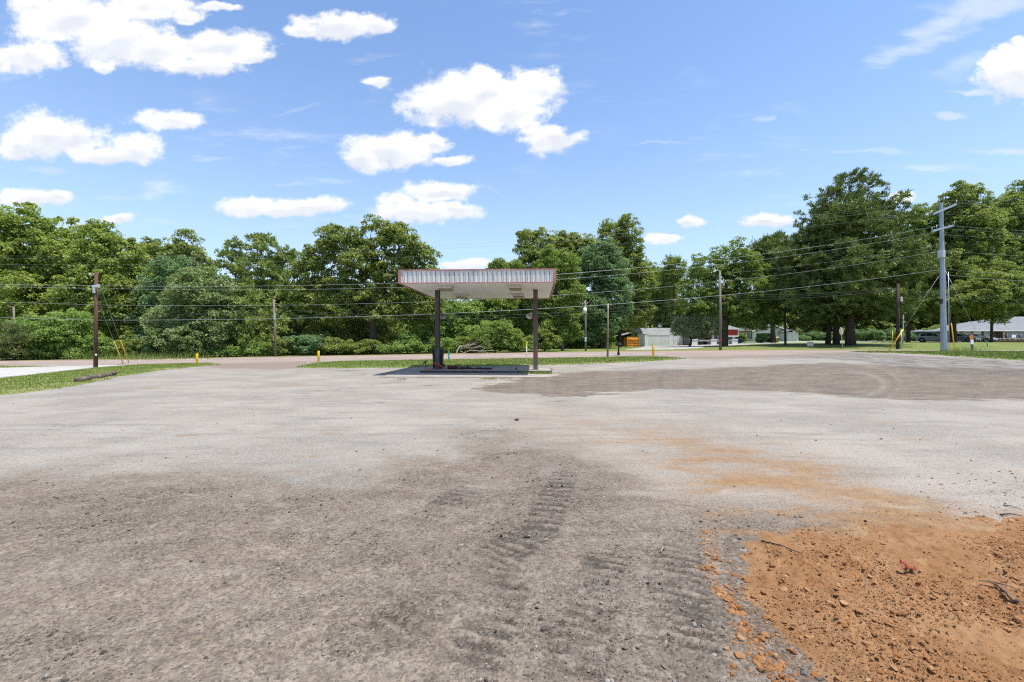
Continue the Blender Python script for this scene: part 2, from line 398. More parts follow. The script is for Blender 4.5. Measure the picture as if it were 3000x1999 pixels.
for pts in ([(700, 1166), (880, 1150), (1000, 1140), (1160, 1122), (1190, 1118)], [(0, 1262), (300, 1246), (520, 1240)], [(1340, 1420), (1480, 1450), (1600, 1440)], [(1390, 1470), (1420, 1440), (1480, 1452)]):
    d = np.full(LX.shape, 1e9)
    for (a, b), (c_, d_) in zip(pts[:-1], pts[1:]):
        dx, dy = c_ - a, d_ - b; t = np.clip(((QXs - a) * dx + (QYs - b) * dy) / (dx * dx + dy * dy), 0, 1)
        d = np.minimum(d, np.hypot(QXs - a - t * dx, (QYs - b - t * dy)))
    crack = np.maximum(crack, np.clip(1 - d / 2.2, 0, 1))
dark = np.maximum(dark, crack * .6)

ca_, sa_ = math.cos(.35), math.sin(.35)
RX, RY = LX * ca_ + LY * sa_, -LX * sa_ + LY * ca_
grit = fbm(RX * .45, RY, 1.5, 6, 181, .62) + .35 * fbm(RX, RY, 5.0, 4, 187, .6)
grit = smooth((grit + .16) / .42)
grit = np.clip(np.maximum(grit * .5, .85 * rut), 0, 1)
dark = np.maximum(dark, mid * np.clip(.22 + .9 * streak + .4 * arcs, 0, .75))
near = smooth((9 - LY) / 6)
LZ = LZ0 + 0.012 * fbm(LX, LY, 0.8, 3, 81) * smooth((LY - 1) / 3) * (LY < 40)
lump = fbm(LX, LY, 9.0, 3, 91); peb = fbm(LX, LY, 26.0, 2, 101)
LZ += near * (brown * (.35 + .9 * grit) * (0.012 * lump + 0.0045 * peb + 0.010 * fbm(LX, LY, 3, 2, 111)) + rut * 0.012 * lump + dark * 0.004 * peb)
# cleat marks of a tracked loader: short bars across its two ruts
def lugs(ax, ay, bx, by, w, pitch, amp):
    L = math.hypot(bx - ax, by - ay); ux, uy = (bx - ax) / L, (by - ay) / L
    s = (LX - ax) * ux + (LY - ay) * uy; t = -(LX - ax) * uy + (LY - ay) * ux
    m_ = smooth((w / 2 - np.abs(t)) / 0.06 + .5) * smooth(s / .4) * smooth((L - s) / .4)
    return m_ * amp * (0.5 + 0.5 * np.cos(2 * np.pi * (s + 0.06 * lump + .10 * blot) / pitch)) ** 2
lump2 = fbm(LX, LY, 5.0, 4, 95)
groove_shade = np.zeros_like(brown); pad_light = np.zeros_like(brown)
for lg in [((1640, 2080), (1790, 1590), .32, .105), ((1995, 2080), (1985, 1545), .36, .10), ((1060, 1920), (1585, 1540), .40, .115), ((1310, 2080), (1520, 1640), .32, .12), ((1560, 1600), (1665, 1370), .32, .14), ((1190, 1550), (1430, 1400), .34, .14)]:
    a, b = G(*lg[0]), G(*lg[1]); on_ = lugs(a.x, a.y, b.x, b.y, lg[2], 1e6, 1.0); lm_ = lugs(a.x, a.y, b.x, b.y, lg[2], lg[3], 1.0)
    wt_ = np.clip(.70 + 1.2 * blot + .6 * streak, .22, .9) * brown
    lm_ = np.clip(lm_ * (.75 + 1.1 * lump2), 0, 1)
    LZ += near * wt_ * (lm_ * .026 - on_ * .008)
    grit = np.clip(grit * (1 - .75 * on_ * wt_) + wt_ * np.clip(on_ - 1.35 * lm_, 0, 1) * .95, 0, 1)  # crumbs gathered between the bars; their dark tone also paints shade there
    groove_shade = np.maximum(groove_shade, wt_ * np.clip(on_ - 1.5 * lm_, 0, 1)); pad_light = np.maximum(pad_light, wt_ * smooth((lm_ - .45) / .4))  # colour masks: painted shade between the bars, painted light on their tops
brown, orange, dark, chalk, pink, rut, grit, groove_shade, pad_light, LZ = [full(a) for a in (brown, orange, dark, chalk, pink, rut, grit, groove_shade, pad_light, LZ)]
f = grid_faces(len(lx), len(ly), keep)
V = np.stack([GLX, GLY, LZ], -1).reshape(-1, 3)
k1 = np.stack([brown, orange, dark, groove_shade], -1).reshape(-1, 4)
k2 = np.stack([chalk, pink, grit, pad_light], -1).reshape(-1, 4)
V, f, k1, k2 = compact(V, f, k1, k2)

m, nt = new_mat('lot_gravel'); T = NT(nt)
co = T.n('ShaderNodeTexCoord').outputs['Object']
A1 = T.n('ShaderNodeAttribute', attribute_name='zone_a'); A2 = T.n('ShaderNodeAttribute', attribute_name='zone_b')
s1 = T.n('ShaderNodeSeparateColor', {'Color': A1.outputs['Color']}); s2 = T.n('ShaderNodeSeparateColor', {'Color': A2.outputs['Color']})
nb = T.noise(co, 0.5, 6, 0.6); nm = T.noise(co, 5.0, 6, 0.65); nf = T.noise(co, 42.0, 5, 0.7)
nst = T.noise(T.scale(co, (.22, 1, 1)), 2.6, 5, .62)
vor = T.n('ShaderNodeTexVoronoi', {'Vector': co, 'Scale': 70.0}); vorc = T.n('ShaderNodeSeparateColor', {'Color': vor.outputs['Color']})
vor2 = T.n('ShaderNodeTexVoronoi', {'Vector': co, 'Scale': 28.0}); vor2c = T.n('ShaderNodeSeparateColor', {'Color': vor2.outputs['Color']})
grain = T.math('ADD', T.math('MULTIPLY', nf, .6), T.math('MULTIPLY', vorc.outputs[0], .4))
def soften(mask, amt=.55):
    v = T.math('ADD', mask, T.math('MULTIPLY', T.math('ADD', T.math('ADD', T.math('MULTIPLY', nm, .35), T.math('MULTIPLY', nf, .65)), -.5), amt * 2))
    w = T.math('MULTIPLY', T.math('MULTIPLY', mask, T.math('SUBTRACT', 1.0, mask)), 4.0)
    return T.mix(T.math('MULTIPLY', w, .7), mask, T.sstep(v, .12, .88))
pale = T.mix(T.sstep(nb, .35, .65), (0.320, 0.290, 0.252), (0.232, 0.208, 0.180))
pale = T.mix(T.math('MULTIPLY', T.sstep(nst, .48, .70), .9), pale, (0.19, 0.175, 0.157))
pale = T.mix(T.math('MULTIPLY', T.sstep(grain, .42, .7), .55), pale, (0.36, 0.335, 0.30))
pale = T.mix(T.math('MULTIPLY', T.sstep(grain, .46, .25), .6), pale, (0.13, 0.12, 0.108))
col = pale
col = T.mix(soften(s2.outputs[1]), col, T.mix(nm, (0.20, 0.157, 0.13), (0.25, 0.20, 0.165)))
cell = T.math('ADD', T.math('MULTIPLY', vorc.outputs[2], .55), T.math('MULTIPLY', vor2c.outputs[2], .45))
cellc = T.mix(cell, (.62, .62, .62), (1.36, 1.36, 1.36))
dust = T.mix(T.sstep(nm, .35, .68), (0.178, 0.143, 0.111), (0.238, 0.197, 0.157))
dust = T.mix(T.math('MULTIPLY', T.sstep(grain, .5, .3), .6), dust, (0.068, 0.053, 0.040))
dust = T.mix(1.0, dust, cellc, 'MULTIPLY')
gr_ = T.mix(T.sstep(grain, .34, .62), (0.044, 0.036, 0.029), (0.140, 0.111, 0.087))
gr_ = T.mix(T.math('MULTIPLY', T.sstep(vorc.outputs[1], .86, .95), .75), gr_, (0.27, 0.245, 0.215))
gr_ = T.mix(1.0, gr_, cellc, 'MULTIPLY')
br = T.mix(soften(s2.outputs[2], .9), dust, gr_)
br = T.mix(T.math('MULTIPLY', soften(A1.outputs['Alpha'], .8), .72), br, T.mix(1.0, (0.060, 0.050, 0.041), cellc, 'MULTIPLY'))  # shade painted between the cleat bars, over dark crumbs
br = T.mix(T.math('MULTIPLY', soften(A2.outputs['Alpha'], .8), .68), br, T.mix(1.0, (0.235, 0.193, 0.155), T.mix(grain, (.7, .7, .7), (1.2, 1.2, 1.2)), 'MULTIPLY'))  # compacted dust on the bar tops, lightened as if lit
col = T.mix(soften(s1.outputs[0]), col, br)
dk = T.mix(T.sstep(grain, .3, .7), (0.048, 0.042, 0.037), (0.128, 0.111, 0.097))
dk = T.mix(T.sstep(vor2c.outputs[1], .88, .94), dk, (0.24, 0.235, 0.225))
col = T.mix(soften(s1.outputs[2], .7), col, dk)
og = T.mix(T.sstep(nm, .35, .65), (0.235, 0.125, 0.050), (0.31, 0.19, 0.095))
og = T.mix(T.math('MULTIPLY', T.sstep(grain, .5, .3), .5), og, (0.15, 0.078, 0.038))
col = T.mix(T.math('MULTIPLY', soften(s1.outputs[1], .8), .92), col, og)
col = T.mix(T.math('MULTIPLY', soften(s2.outputs[0], .8), .8), col, (0.345, 0.322, 0.292))
hgt = T.math('ADD', T.math('MULTIPLY', nf, .5), T.math('ADD', T.math('MULTIPLY', T.math('SUBTRACT', 1.0, vor.outputs['Distance']), .35), T.math('MULTIPLY', T.math('SUBTRACT', 1.0, vor2.outputs['Distance']), .3)))
finish(T, T.mix(1.0, col, (.93, .925, .91), 'MULTIPLY'), 0.92, hgt, 0.8, 0.018, spec=.2)
M['lot'] = m
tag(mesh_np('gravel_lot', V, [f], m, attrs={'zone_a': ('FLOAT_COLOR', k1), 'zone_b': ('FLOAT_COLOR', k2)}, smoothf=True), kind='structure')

# ---- heap of orange clay, spread thin at the right
dxs = np.arange(1.0, 6.6, .018); dys = np.arange(1.5, 5.2, .018)
DX, DY = np.meshgrid(dxs, dys)
qx, qy = project(DX, DY, np.zeros_like(DX))
wob = fbm(DX, DY, 1.2, 4, 121); wob2 = fbm(DX, DY, 6, 3, 131)
sd = sdist(qx + 55 * wob + 40 * wob2, qy + 50 * wob + 34 * wob2, [(2130, 1700), (2160, 1620), (2250, 1565), (2370, 1535), (2480, 1520), (2660, 1500), (2820, 1490), (3100, 1490), (3700, 1500), (3900, 2500), (2480, 2500), (2420, 2080), (2350, 1960), (2250, 1850), (2165, 1780)])
thk = smooth((sd + 20) / 200)
clod = np.abs(fbm(DX, DY, 7.0, 4, 141)); clod2 = fbm(DX, DY, 22, 3, 151)
soft_a = smooth(1 - np.hypot((qx - 2850) / 260, (qy - 1560) / 50))
DZ = zg(DX, DY) - 0.016 + 0.08 * thk + thk * (1 - .75 * soft_a) * (0.045 * clod + 0.026 * clod2 + .022 * np.maximum(0, fbm(DX, DY, 13, 2, 153)) + .012 * np.maximum(0, fbm(DX, DY, 36, 2, 157))) + .03 * thk * wob
m, nt = new_mat('orange_clay'); T = NT(nt)
co = T.n('ShaderNodeTexCoord').outputs['Object']
a = T.noise(co, 2.2, 6, .62); b_ = T.noise(co, 30, 5, .7); c_ = T.noise(co, 9, 4, .6)
col = T.mix(T.sstep(a, .36, .66), (0.226, 0.116, 0.052), (0.272, 0.154, 0.077))
col = T.mix(T.math('MULTIPLY', T.sstep(c_, .56, .72), .7), col, (0.33, 0.20, 0.10))
col = T.mix(T.math('MULTIPLY', T.sstep(b_, .47, .3), .6), col, (0.12, 0.054, 0.022))
finish(T, col, .95, T.math('ADD', b_, c_), .8, .02, spec=.1); M['clay'] = m
f = grid_faces(len(dxs), len(dys), sd > -40)
V, f = compact(np.stack([DX, DY, DZ], -1).reshape(-1, 3), f)
tag(mesh_np('clay_spread', V, [f], m, smoothf=True), kind='structure')

# ---- loose stones and clods (nobody could count them)
OCT_V = np.array([(1, 0, 0), (0, 1, 0), (-1, 0, 0), (0, -1, 0), (0, 0, 1), (0, 0, -1)], float)
OCT_F = np.array([(0, 1, 4), (1, 2, 4), (2, 3, 4), (3, 0, 4), (1, 0, 5), (2, 1, 5), (3, 2, 5), (0, 3, 5)])
g_ = (1 + 5 ** .5) / 2
ICO_V = np.array([(-1, g_, 0), (1, g_, 0), (-1, -g_, 0), (1, -g_, 0), (0, -1, g_), (0, 1, g_), (0, -1, -g_), (0, 1, -g_), (g_, 0, -1), (g_, 0, 1), (-g_, 0, -1), (-g_, 0, 1)]) / math.hypot(1, g_)
ICO_F = np.array([(0, 11, 5), (0, 5, 1), (0, 1, 7), (0, 7, 10), (0, 10, 11), (1, 5, 9), (5, 11, 4), (11, 10, 2), (10, 7, 6), (7, 1, 8), (3, 9, 4), (3, 4, 2), (3, 2, 6), (3, 6, 8), (3, 8, 9), (4, 9, 5), (2, 4, 11), (6, 2, 10), (8, 6, 7), (9, 8, 1)])
def stones(name, x, y, z, r, tint, mat, flat=.7, sink=.3):
    Vs, Fs, Ts = [], [], []; off = 0
    for big in (False, True):
        s = (r > .011) == big
        if not s.any(): continue
        bv, bf = (ICO_V, ICO_F) if big else (OCT_V, OCT_F)
        n = s.sum()
        v = bv[None] * (1 + .45 * (RS.rand(n, len(bv), 3) - .5) * 1.4)
        v = v * (np.stack([1 + .6 * (RS.rand(n) - .35), 1 + .5 * (RS.rand(n) - .5), flat * (1 + .5 * (RS.rand(n) - .5))], -1))[:, None]
        a = RS.rand(n) * 6.283; ca, sa = np.cos(a)[:, None], np.sin(a)[:, None]
        tl = (RS.rand(n) - .5)[:, None] * .9
        vz = v[..., 2] + v[..., 0] * tl
        vx = v[..., 0] * ca - v[..., 1] * sa; vy = v[..., 0] * sa + v[..., 1] * ca
        v = np.stack([vx, vy, vz], -1) * r[s][:, None, None]
        v += np.stack([x[s], y[s], z[s] + r[s] * flat * (1 - 2 * sink)], -1)[:, None]
        Vs.append(v.reshape(-1, 3)); Fs.append((bf[None] + (off + np.arange(n) * len(bv))[:, None, None]).reshape(-1, 3))
        Ts.append(np.repeat(tint[s], len(bv))); off += n * len(bv)
    o = mesh_np(name, np.concatenate(Vs), Fs, mat, attrs={'tint': ('FLOAT', np.concatenate(Ts))})
    return tag(o, kind='stuff')
def sample(arr, x, y, gx_, gy_):
    i = np.clip(np.searchsorted(gx_, x), 0, len(gx_) - 1); j = np.clip(np.searchsorted(gy_, y), 0, len(gy_) - 1)
    return arr[j, i]
def tint_mat(name, stops, rough=.9, nscale=40):
    m, nt = new_mat(name); T = NT(nt)
    at = T.n('ShaderNodeAttribute', attribute_name='tint')
    cr = T.n('ShaderNodeValToRGB', {'Fac': at.outputs['Fac']}); e = cr.color_ramp.elements
    for i, (p, c) in enumerate(stops):
        el = e[i] if i < 2 else e.new(p)
        el.position = p; el.color = c + (1,)
    n = T.noise(T.n('ShaderNodeTexCoord').outputs['Object'], nscale, 3)
    finish(T, T.mix(1.0, cr.outputs[0], T.mix(n, (.6, .6, .6), (1.25, 1.25, 1.25)), 'MULTIPLY'), rough, spec=.2)
    return m
M['stone'] = tint_mat('loose_stone', [(0, (.05, .045, .041)), (1, (.31, .285, .25)), (.45, (.115, .097, .08)), (.8, (.165, .142, .12)), (.93, (.22, .20, .175))])
M['clod'] = tint_mat('clay_clod', [(0, (.19, .082, .030)), (1, (.36, .22, .115)), (.5, (.255, .115, .043)), (.85, (.30, .155, .068))])
N = 190000
yy = 1.6 * (12 / 1.6) ** (RS.rand(N) ** 1.05); xx = (RS.rand(N) - .5) * 2 * (1.25 * yy + .6)
bw = sample(brown, xx, yy, lx, ly); dk_ = sample(dark, xx, yy, lx, ly); rt_ = sample(grit, xx, yy, lx, ly); og_ = sample(orange, xx, yy, lx, ly)
pr = np.clip(.008 + bw * (1 - .5 * og_) * (.06 + .8 * rt_) + .9 * dk_ * (yy < 6), 0, 1) * np.clip(.75 + 1.5 * perlin(xx * 1.1, yy * 1.1, 161), .06, 1)
pr = pr * (1 - .93 * sample(thk, np.clip(xx, 1.0, 6.5), np.clip(yy, 1.5, 5.1), dxs, dys) * (xx > 1.0) * (yy < 5.2))
k = RS.rand(N) < pr; xx, yy, dk_, rt_ = xx[k], yy[k], dk_[k], rt_[k]
rr = np.minimum(.0021 * (RS.rand(len(xx)) + .002) ** -.40, .0105) * (1 + .5 * np.maximum(dk_, rt_)) * np.maximum(1, yy / 3.6) ** .5
tt = np.clip(RS.rand(len(xx)) ** 1.05 * (1 - .3 * np.maximum(dk_, rt_ * .4)) + .06, 0, 1)
stones('gravel', xx, yy, sample(LZ, xx, yy, lx, ly), rr, tt, M['stone'])
# clods over the clay, a trail of them down its left border and some thrown to the right
N = 420000
x1 = 1.2 + RS.rand(N) * 5.2; y1 = 1.6 + RS.rand(N) ** 1.2 * 3.4
t1 = sample(thk, x1, y1, dxs, dys); sf = sample(soft_a, x1, y1, dxs, dys)
k = RS.rand(N) < t1 * (1 - .85 * sf) * np.clip(.55 + 1.4 * perlin(x1 * 1.4, y1 * 1.4, 171),   .05, 1) * .6; x1, y1 = x1[k], y1[k]
r1 = np.minimum(.0022 * (RS.rand(len(x1)) + .002) ** -.39, .0155)
zz = np.maximum(sample(DZ, x1, y1, dxs, dys), sample(LZ, x1, y1, lx, ly))
tr = [(2075, 1560), (2090, 1620), (2075, 1680), (2120, 1740), (2160, 1790), (2185, 1860), (2240, 1930), (2290, 1990), (2320, 2080)]
tx, ty, trr = [], [], []
for i in range(900):
    q = random.random() * (len(tr) - 1.001); i0 = int(q); t = q - i0
    p = G(tr[i0][0] * (1 - t) + tr[i0 + 1][0] * t + random.gauss(0, 16), tr[i0][1] * (1 - t) + tr[i0 + 1][1] * t + random.gauss(0, 10))
    tx.append(p.x); ty.append(p.y); trr.append(min(.0042 * (random.random() + .01) ** -.45, .026))
for i in range(700):
    p = G(random.uniform(2120, 2420), random.uniform(1600, 1990)); tx.append(p.x); ty.append(p.y); trr.append(min(.0035 * (random.random() + .01) ** -.5, .022))
for i in range(420):
    p = G(random.gauss(2960, 170), random.gauss(1430, 34)); tx.append(p.x); ty.append(p.y); trr.append(min(.0045 * (random.random() + .02) ** -.45, .016))
tx, ty, trr = np.array(tx), np.array(ty), np.array(trr)
zt = np.maximum(np.where((tx > 1) & (ty < 5.2), sample(DZ, tx, ty, dxs, dys), -1), sample(LZ, tx, ty, lx, ly))
x1 = np.r_[x1, tx]; y1 = np.r_[y1, ty]; zz = np.r_[zz, zt]; r1 = np.r_[r1, trr]
stones('clay_crumbs', x1, y1, zz, r1, np.clip(RS.rand(len(x1)) * .8 + .2, 0, 1), M['clod'], .62, .40)

# ---- raised sheets with ragged borders: verges, drives, apron
def patch(name, poly_px, mat, dx, dy, thick=.05, ragged=.35, soft=.4, lift=0.0, rough_h=0.0):
    pw = [G(*p) for p in poly_px]
    xs = [p.x for p in pw]; ys = [p.y for p in pw]
    ax = np.arange(min(xs) - 1, max(xs) + 1 + dx, dx); ay = np.arange(min(ys) - 1, max(ys) + 1 + dy, dy)
    X, Y = np.meshgrid(ax, ay)
    n = fbm(X, Y, .5, 4, 7) * ragged + fbm(X, Y, 2.5, 3, 8) * ragged * .5
    s = sdist(X, Y, [(p.x, p.y) for p in pw]) + n
    hgt = np.clip(s / soft, -1, 1) * thick
    Z = zg(X, Y) + lift + hgt + (fbm(X, Y, 1.3, 3, 9) * rough_h if rough_h else 0)
    V, f = compact(np.stack([X, Y, Z], -1).reshape(-1, 3), grid_faces(len(ax), len(ay), s > -soft))
    o = mesh_np(name, V, [f], mat, smoothf=True)
    return o, (X, Y, Z, s)

m, nt = new_mat('mown_grass'); T = NT(nt)
co = T.n('ShaderNodeTexCoord').outputs['Object']
n1 = T.noise(co, .6, 5, .6); n2 = T.noise(co, 9, 5, .7)
c = T.mix(T.sstep(n1, .38, .60), (.145, .205, .036), (.30, .27, .12))
c = T.mix(T.sstep(n2, .62, .38), c, T.mix(1.0, c, (.45, .5, .4), 'MULTIPLY'))
finish(T, c, .9, n2, .8, .04); M['turf'] = m
M['blade'] = tint_mat('grass_blade', [(0, (.12, .175, .03)), (1, (.36, .34, .15)), (.5, (.19, .26, .05)), (.85, (.26, .30, .085))], .7, 3)

def blades(name, X, Y, Z, s, n, h=.08, w=.035, edge=None):
    p = np.clip(s.ravel(), 0, .6) / .6 + (np.abs(s.ravel()) < .25) * .5; p = p / p.sum()
    i = RS.choice(len(p), n, p=p)
    dx = X[0, 1] - X[0, 0]; dy = Y[1, 0] - Y[0, 0]
    x = X.ravel()[i] + (RS.rand(n) - .5) * dx; y = Y.ravel()[i] + (RS.rand(n) - .5) * dy; z = Z.ravel()[i] - .01
    a = RS.rand(n) * 6.283; hh = h * (.5 + RS.rand(n)); ww = w * (.6 + .8 * RS.rand(n))
    lean = (RS.rand(n, 2) - .5) * 1.2 * hh[:, None]
    b0 = np.stack([x - np.cos(a) * ww / 2, y - np.sin(a) * ww / 2, z], -1); b1 = np.stack([x + np.cos(a) * ww / 2, y + np.sin(a) * ww / 2, z], -1)
    tp = np.stack([x + lean[:, 0], y + lean[:, 1], z + hh], -1)
    V = np.stack([b0, b1, tp], 1).reshape(-1, 3)
    tint = np.clip(.5 + .35 * perlin(x * .7, y * .7, 3) + .25 * RS.randn(n), 0, 1)
    return tag(mesh_np(name, V, [np.arange(3 * n).reshape(-1, 3)], M['blade'], attrs={'tint': ('FLOAT', np.repeat(tint, 3))}), kind='stuff')

def verge(poly, nbl, h, w, dx=.2, dy=.25, lbl=None):
    o, (X, Y, Z, s) = patch('grass_verge', poly, M['turf'], dx, dy, .05, .3, .35, .015, .03)
    tag(o, kind='structure')
    b = blades('grass', X, Y, Z, s, nbl, h, w)
    if lbl: b['label'] = lbl
verge([(-700, 1250), (-300, 1190), (0, 1157), (60, 1152), (160, 1142), (230, 1126), (340, 1105), (450, 1087), (560, 1077), (640, 1069), (625, 1065.5), (540, 1067), (400, 1071), (280, 1080), (150, 1095), (0, 1111), (-300, 1150), (-700, 1210)], 60000, .05, .022, .16, .16, 'mown grass left of the lot around the brown pole')
verge([(872, 1078), (960, 1080), (1200, 1077), (1500, 1073), (1700, 1068), (1850, 1062), (1950, 1056), (2010, 1051.5), (1900, 1046.5), (1700, 1050), (1500, 1053), (1200, 1057.5), (1000, 1060.5), (920, 1066)], 60000, .06, .04, .25, .25, 'green grass strip between the lot and the road')
verge([(2490, 1032), (2640, 1036), (2800, 1045), (3000, 1057), (3500, 1080), (3500, 1035), (3000, 1032.5), (2750, 1031.8), (2560, 1031)], 45000, .08, .05, .3, .3, 'green grass strip around the grey steel pole')
verge([(-700, 1080), (-200, 1071), (-100, 1069), (0, 1074), (180, 1076), (60, 1079), (-200, 1085), (-700, 1100)], 8000, .06, .05, .3, .3, 'thin grass between the white gravel drive and road')

m, nt = new_mat('white_gravel'); T = NT(nt)
co = T.n('ShaderNodeTexCoord').outputs['Object']
n1 = T.noise(co, .8, 5, .65); n2 = T.noise(co, 20, 5, .7)
finish(T, T.mix(T.sstep(n1, .35, .65), (.42, .40, .37), T.mix(n2, (.22, .205, .185), (.47, .455, .43))), .95, n2, .6, .03); M['white_gravel'] = m
tag(patch('gravel_drive', [(-700, 1215), (-300, 1152), (0, 1112), (150, 1096), (285, 1080), (390, 1072), (330, 1070.5), (180, 1075), (0, 1079), (-300, 1086), (-700, 1104)], M['white_gravel'], .3, .3, .03, .25, .4, .012)[0], kind='structure')

# ---- the highway with its painted lines
def strip(name, a, b, mat, lift, rows=10, step=40, kind='structure', noise=0.0):
    xs = np.arange(-900, 3501, step)
    V = []; 
    pa = [G(x, float(interp(a, x))) for x in xs]; pb = [G(x, float(interp(b, x))) for x in xs]
    for p, q in zip(pa, pb):
        for r in range(rows + 1):
            t = r / rows; x = p.x + (q.x - p.x) * t; y = p.y + (q.y - p.y) * t
            V.append((x, y, float(zg(x, y)) + lift * min(1.0, .05 + t * 4) + (noise * (math.sin(x * 1.7) + math.sin(x * .61)) if r in (0, rows) else 0)))
    V = np.array(V); n = len(xs)
    i, j = np.meshgrid(np.arange(n - 1), np.arange(rows), indexing='ij'); q = (i * (rows + 1) + j).ravel()
    return tag(mesh_np(name, V, [np.stack([q, q + rows + 1, q + rows + 2, q + 1], 1)], mat, smoothf=True), kind=kind), pa, pb
m, nt = new_mat('old_asphalt'); T = NT(nt)
co = T.n('ShaderNodeTexCoord').outputs['Object']
n1 = T.noise(T.scale(co, (.15, .6, 1)), 1.0, 5, .6); n2 = T.noise(co, 16, 4, .7)
c = T.mix(T.sstep(n1, .35, .65), (.25, .195, .163), (.305, .245, .210))
finish(T, T.mix(T.math('MULTIPLY', T.sstep(n2, .6, .35), .5), c, (.175, .135, .115)), .9, n2, .4, .01); M['asphalt'] = m
strip('road', NEAR_EDGE, FAR_EDGE, m, .03)
WHITE = [(-900, 1078), (-400, 1070.5), (0, 1064), (300, 1059.5), (500, 1056.5), (800, 1052.5), (1100, 1048.5), (1400, 1045), (1700, 1041.5), (1850, 1039.5), (2000, 1037.5), (2300, 1032), (3500, 1031)]
def line(name, pl, x0, x1, wid, mat, lift):
    xs = np.arange(x0, x1 + 1, 25); pts = [G(x, float(interp(pl, x))) for x in xs]; V = []
    for i, p in enumerate(pts):
        d = pts[min(i + 1, len(pts) - 1)] - pts[max(i - 1, 0)]; n = Vector((-d.y, d.x, 0)).normalized()
        for s in (-1, 1):
            q = p + n * (s * wid / 2); V.append((q.x, q.y, float(zg(q.x, q.y)) + lift))
    q = np.arange(len(xs) - 1) * 2
    return tag(mesh_np(name, np.array(V), [np.stack([q, q + 2, q + 3, q + 1], 1)], mat), kind='structure')
M['road_white'] = pm('road_white_paint', (.44, .41, .38), (.30, .255, .225), 1.2, .7, .1, dirt=(.23, .19, .165), dscale=.7, damt=.7)
M['road_yellow'] = pm('road_yellow_paint', (.42, .23, .07), (.31, .19, .10), 1.2, .7, .1)
line('road_line', WHITE, -900, 1950, .42, M['road_white'], .036)
YEL = [(x, y + .9) for x, y in FAR_EDGE]
line('road_line', YEL, -900, 3500, .5, M['road_yellow'], .036)
# ================================================================== TREES AND BUSHES
def leaf_mat(name, dark, mid, light, trans=.42, gloss=.3):
    m, nt = new_mat(name); T = NT(nt)
    at = T.n('ShaderNodeAttribute', attribute_name='tint')
    cr = T.n('ShaderNodeValToRGB', {'Fac': at.outputs['Fac']}); e = cr.color_ramp.elements
    e[0].position = 0; e[0].color = dark + (1,); e[1].position = 1; e[1].color = light + (1,)
    k = e.new(.5); k.color = mid + (1,)
    d = T.n('ShaderNodeBsdfPrincipled', {'Base Color': cr.outputs[0], 'Roughness': .5, 'Specular IOR Level': gloss})
    t = T.n('ShaderNodeBsdfTranslucent', {'Color': T.mix(1.0, cr.outputs[0], (1.25, 1.35, .7), 'MULTIPLY')})
    mx = T.n('ShaderNodeMixShader', {0: trans, 1: d.outputs[0], 2: t.outputs[0]})
    o = T.n('ShaderNodeOutputMaterial'); nt.links.new(mx.outputs[0], o.inputs[0])
    M[name] = m
leaf_mat('oak_leaf', (0.133, 0.179, 0.039), (0.251, 0.306, 0.069), (0.399, 0.439, 0.115))
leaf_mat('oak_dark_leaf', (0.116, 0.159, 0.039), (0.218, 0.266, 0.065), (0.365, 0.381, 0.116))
leaf_mat('green_leaf', (0.116, 0.195, 0.049), (0.218, 0.317, 0.077), (0.365, 0.447, 0.129))
leaf_mat('lime_leaf', (0.111, 0.165, 0.031), (0.192, 0.264, 0.053), (0.299, 0.352, 0.098))
leaf_mat('blue_leaf', (0.090, 0.159, 0.074), (0.166, 0.260, 0.116), (0.285, 0.373, 0.191))
leaf_mat('silver_leaf', (0.111, 0.160, 0.053), (0.198, 0.259, 0.089), (0.342, 0.374, 0.193), .35, .4)
leaf_mat('pine_needle', (0.116, 0.167, 0.039), (0.218, 0.280, 0.065), (0.365, 0.411, 0.116), .2, .3)
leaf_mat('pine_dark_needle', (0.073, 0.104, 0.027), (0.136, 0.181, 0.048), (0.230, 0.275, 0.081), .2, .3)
leaf_mat('juniper_needle', (0.144, 0.180, 0.101), (0.252, 0.285, 0.167), (0.371, 0.389, 0.244), .3, .3)
leaf_mat('cedar_needle', (0.093, 0.123, 0.049), (0.150, 0.179, 0.065), (0.229, 0.241, 0.085), .2, .3)

def unit(v): return v / (np.linalg.norm(v, axis=-1, keepdims=True) + 1e-9)

def clumps_in(lobes, spacing, rng):
    """Clump centres through a set of ellipsoids (cx,cy,cz,rx,ry,rz), most of them near the skin."""
    C, R, O = [], [], []
    L = np.array(lobes)
    for i, (cx, cy, cz, rx, ry, rz) in enumerate(lobes):
        area = 4 * np.pi * (((rx * ry) ** 1.6 + (rx * rz) ** 1.6 + (ry * rz) ** 1.6) / 3) ** (1 / 1.6)
        n = max(5, int(area / (spacing * spacing) * 1.25))
        d = unit(rng.randn(n, 3)); r = rng.rand(n) ** .30
        r = np.where(rng.rand(n) < .80, .62 + .52 * rng.rand(n) ** .8, r * .75)
        p = d * r[:, None] * np.array([rx, ry, rz]) + np.array([cx, cy, cz])
        C.append(p); O.append(unit(p - np.array([cx, cy, cz - .3 * rz])))
    C = np.concatenate(C); O = np.concatenate(O)
    # thin out what is buried deep inside another lobe
    depth = np.full(len(C), 9.0)
    for cx, cy, cz, rx, ry, rz in lobes:
        depth = np.minimum(depth, np.sqrt(((C - [cx, cy, cz]) ** 2 / np.array([rx, ry, rz]) ** 2).sum(1)))
    k = (depth > .58) | (rng.rand(len(C)) < .16)
    return C[k], O[k]

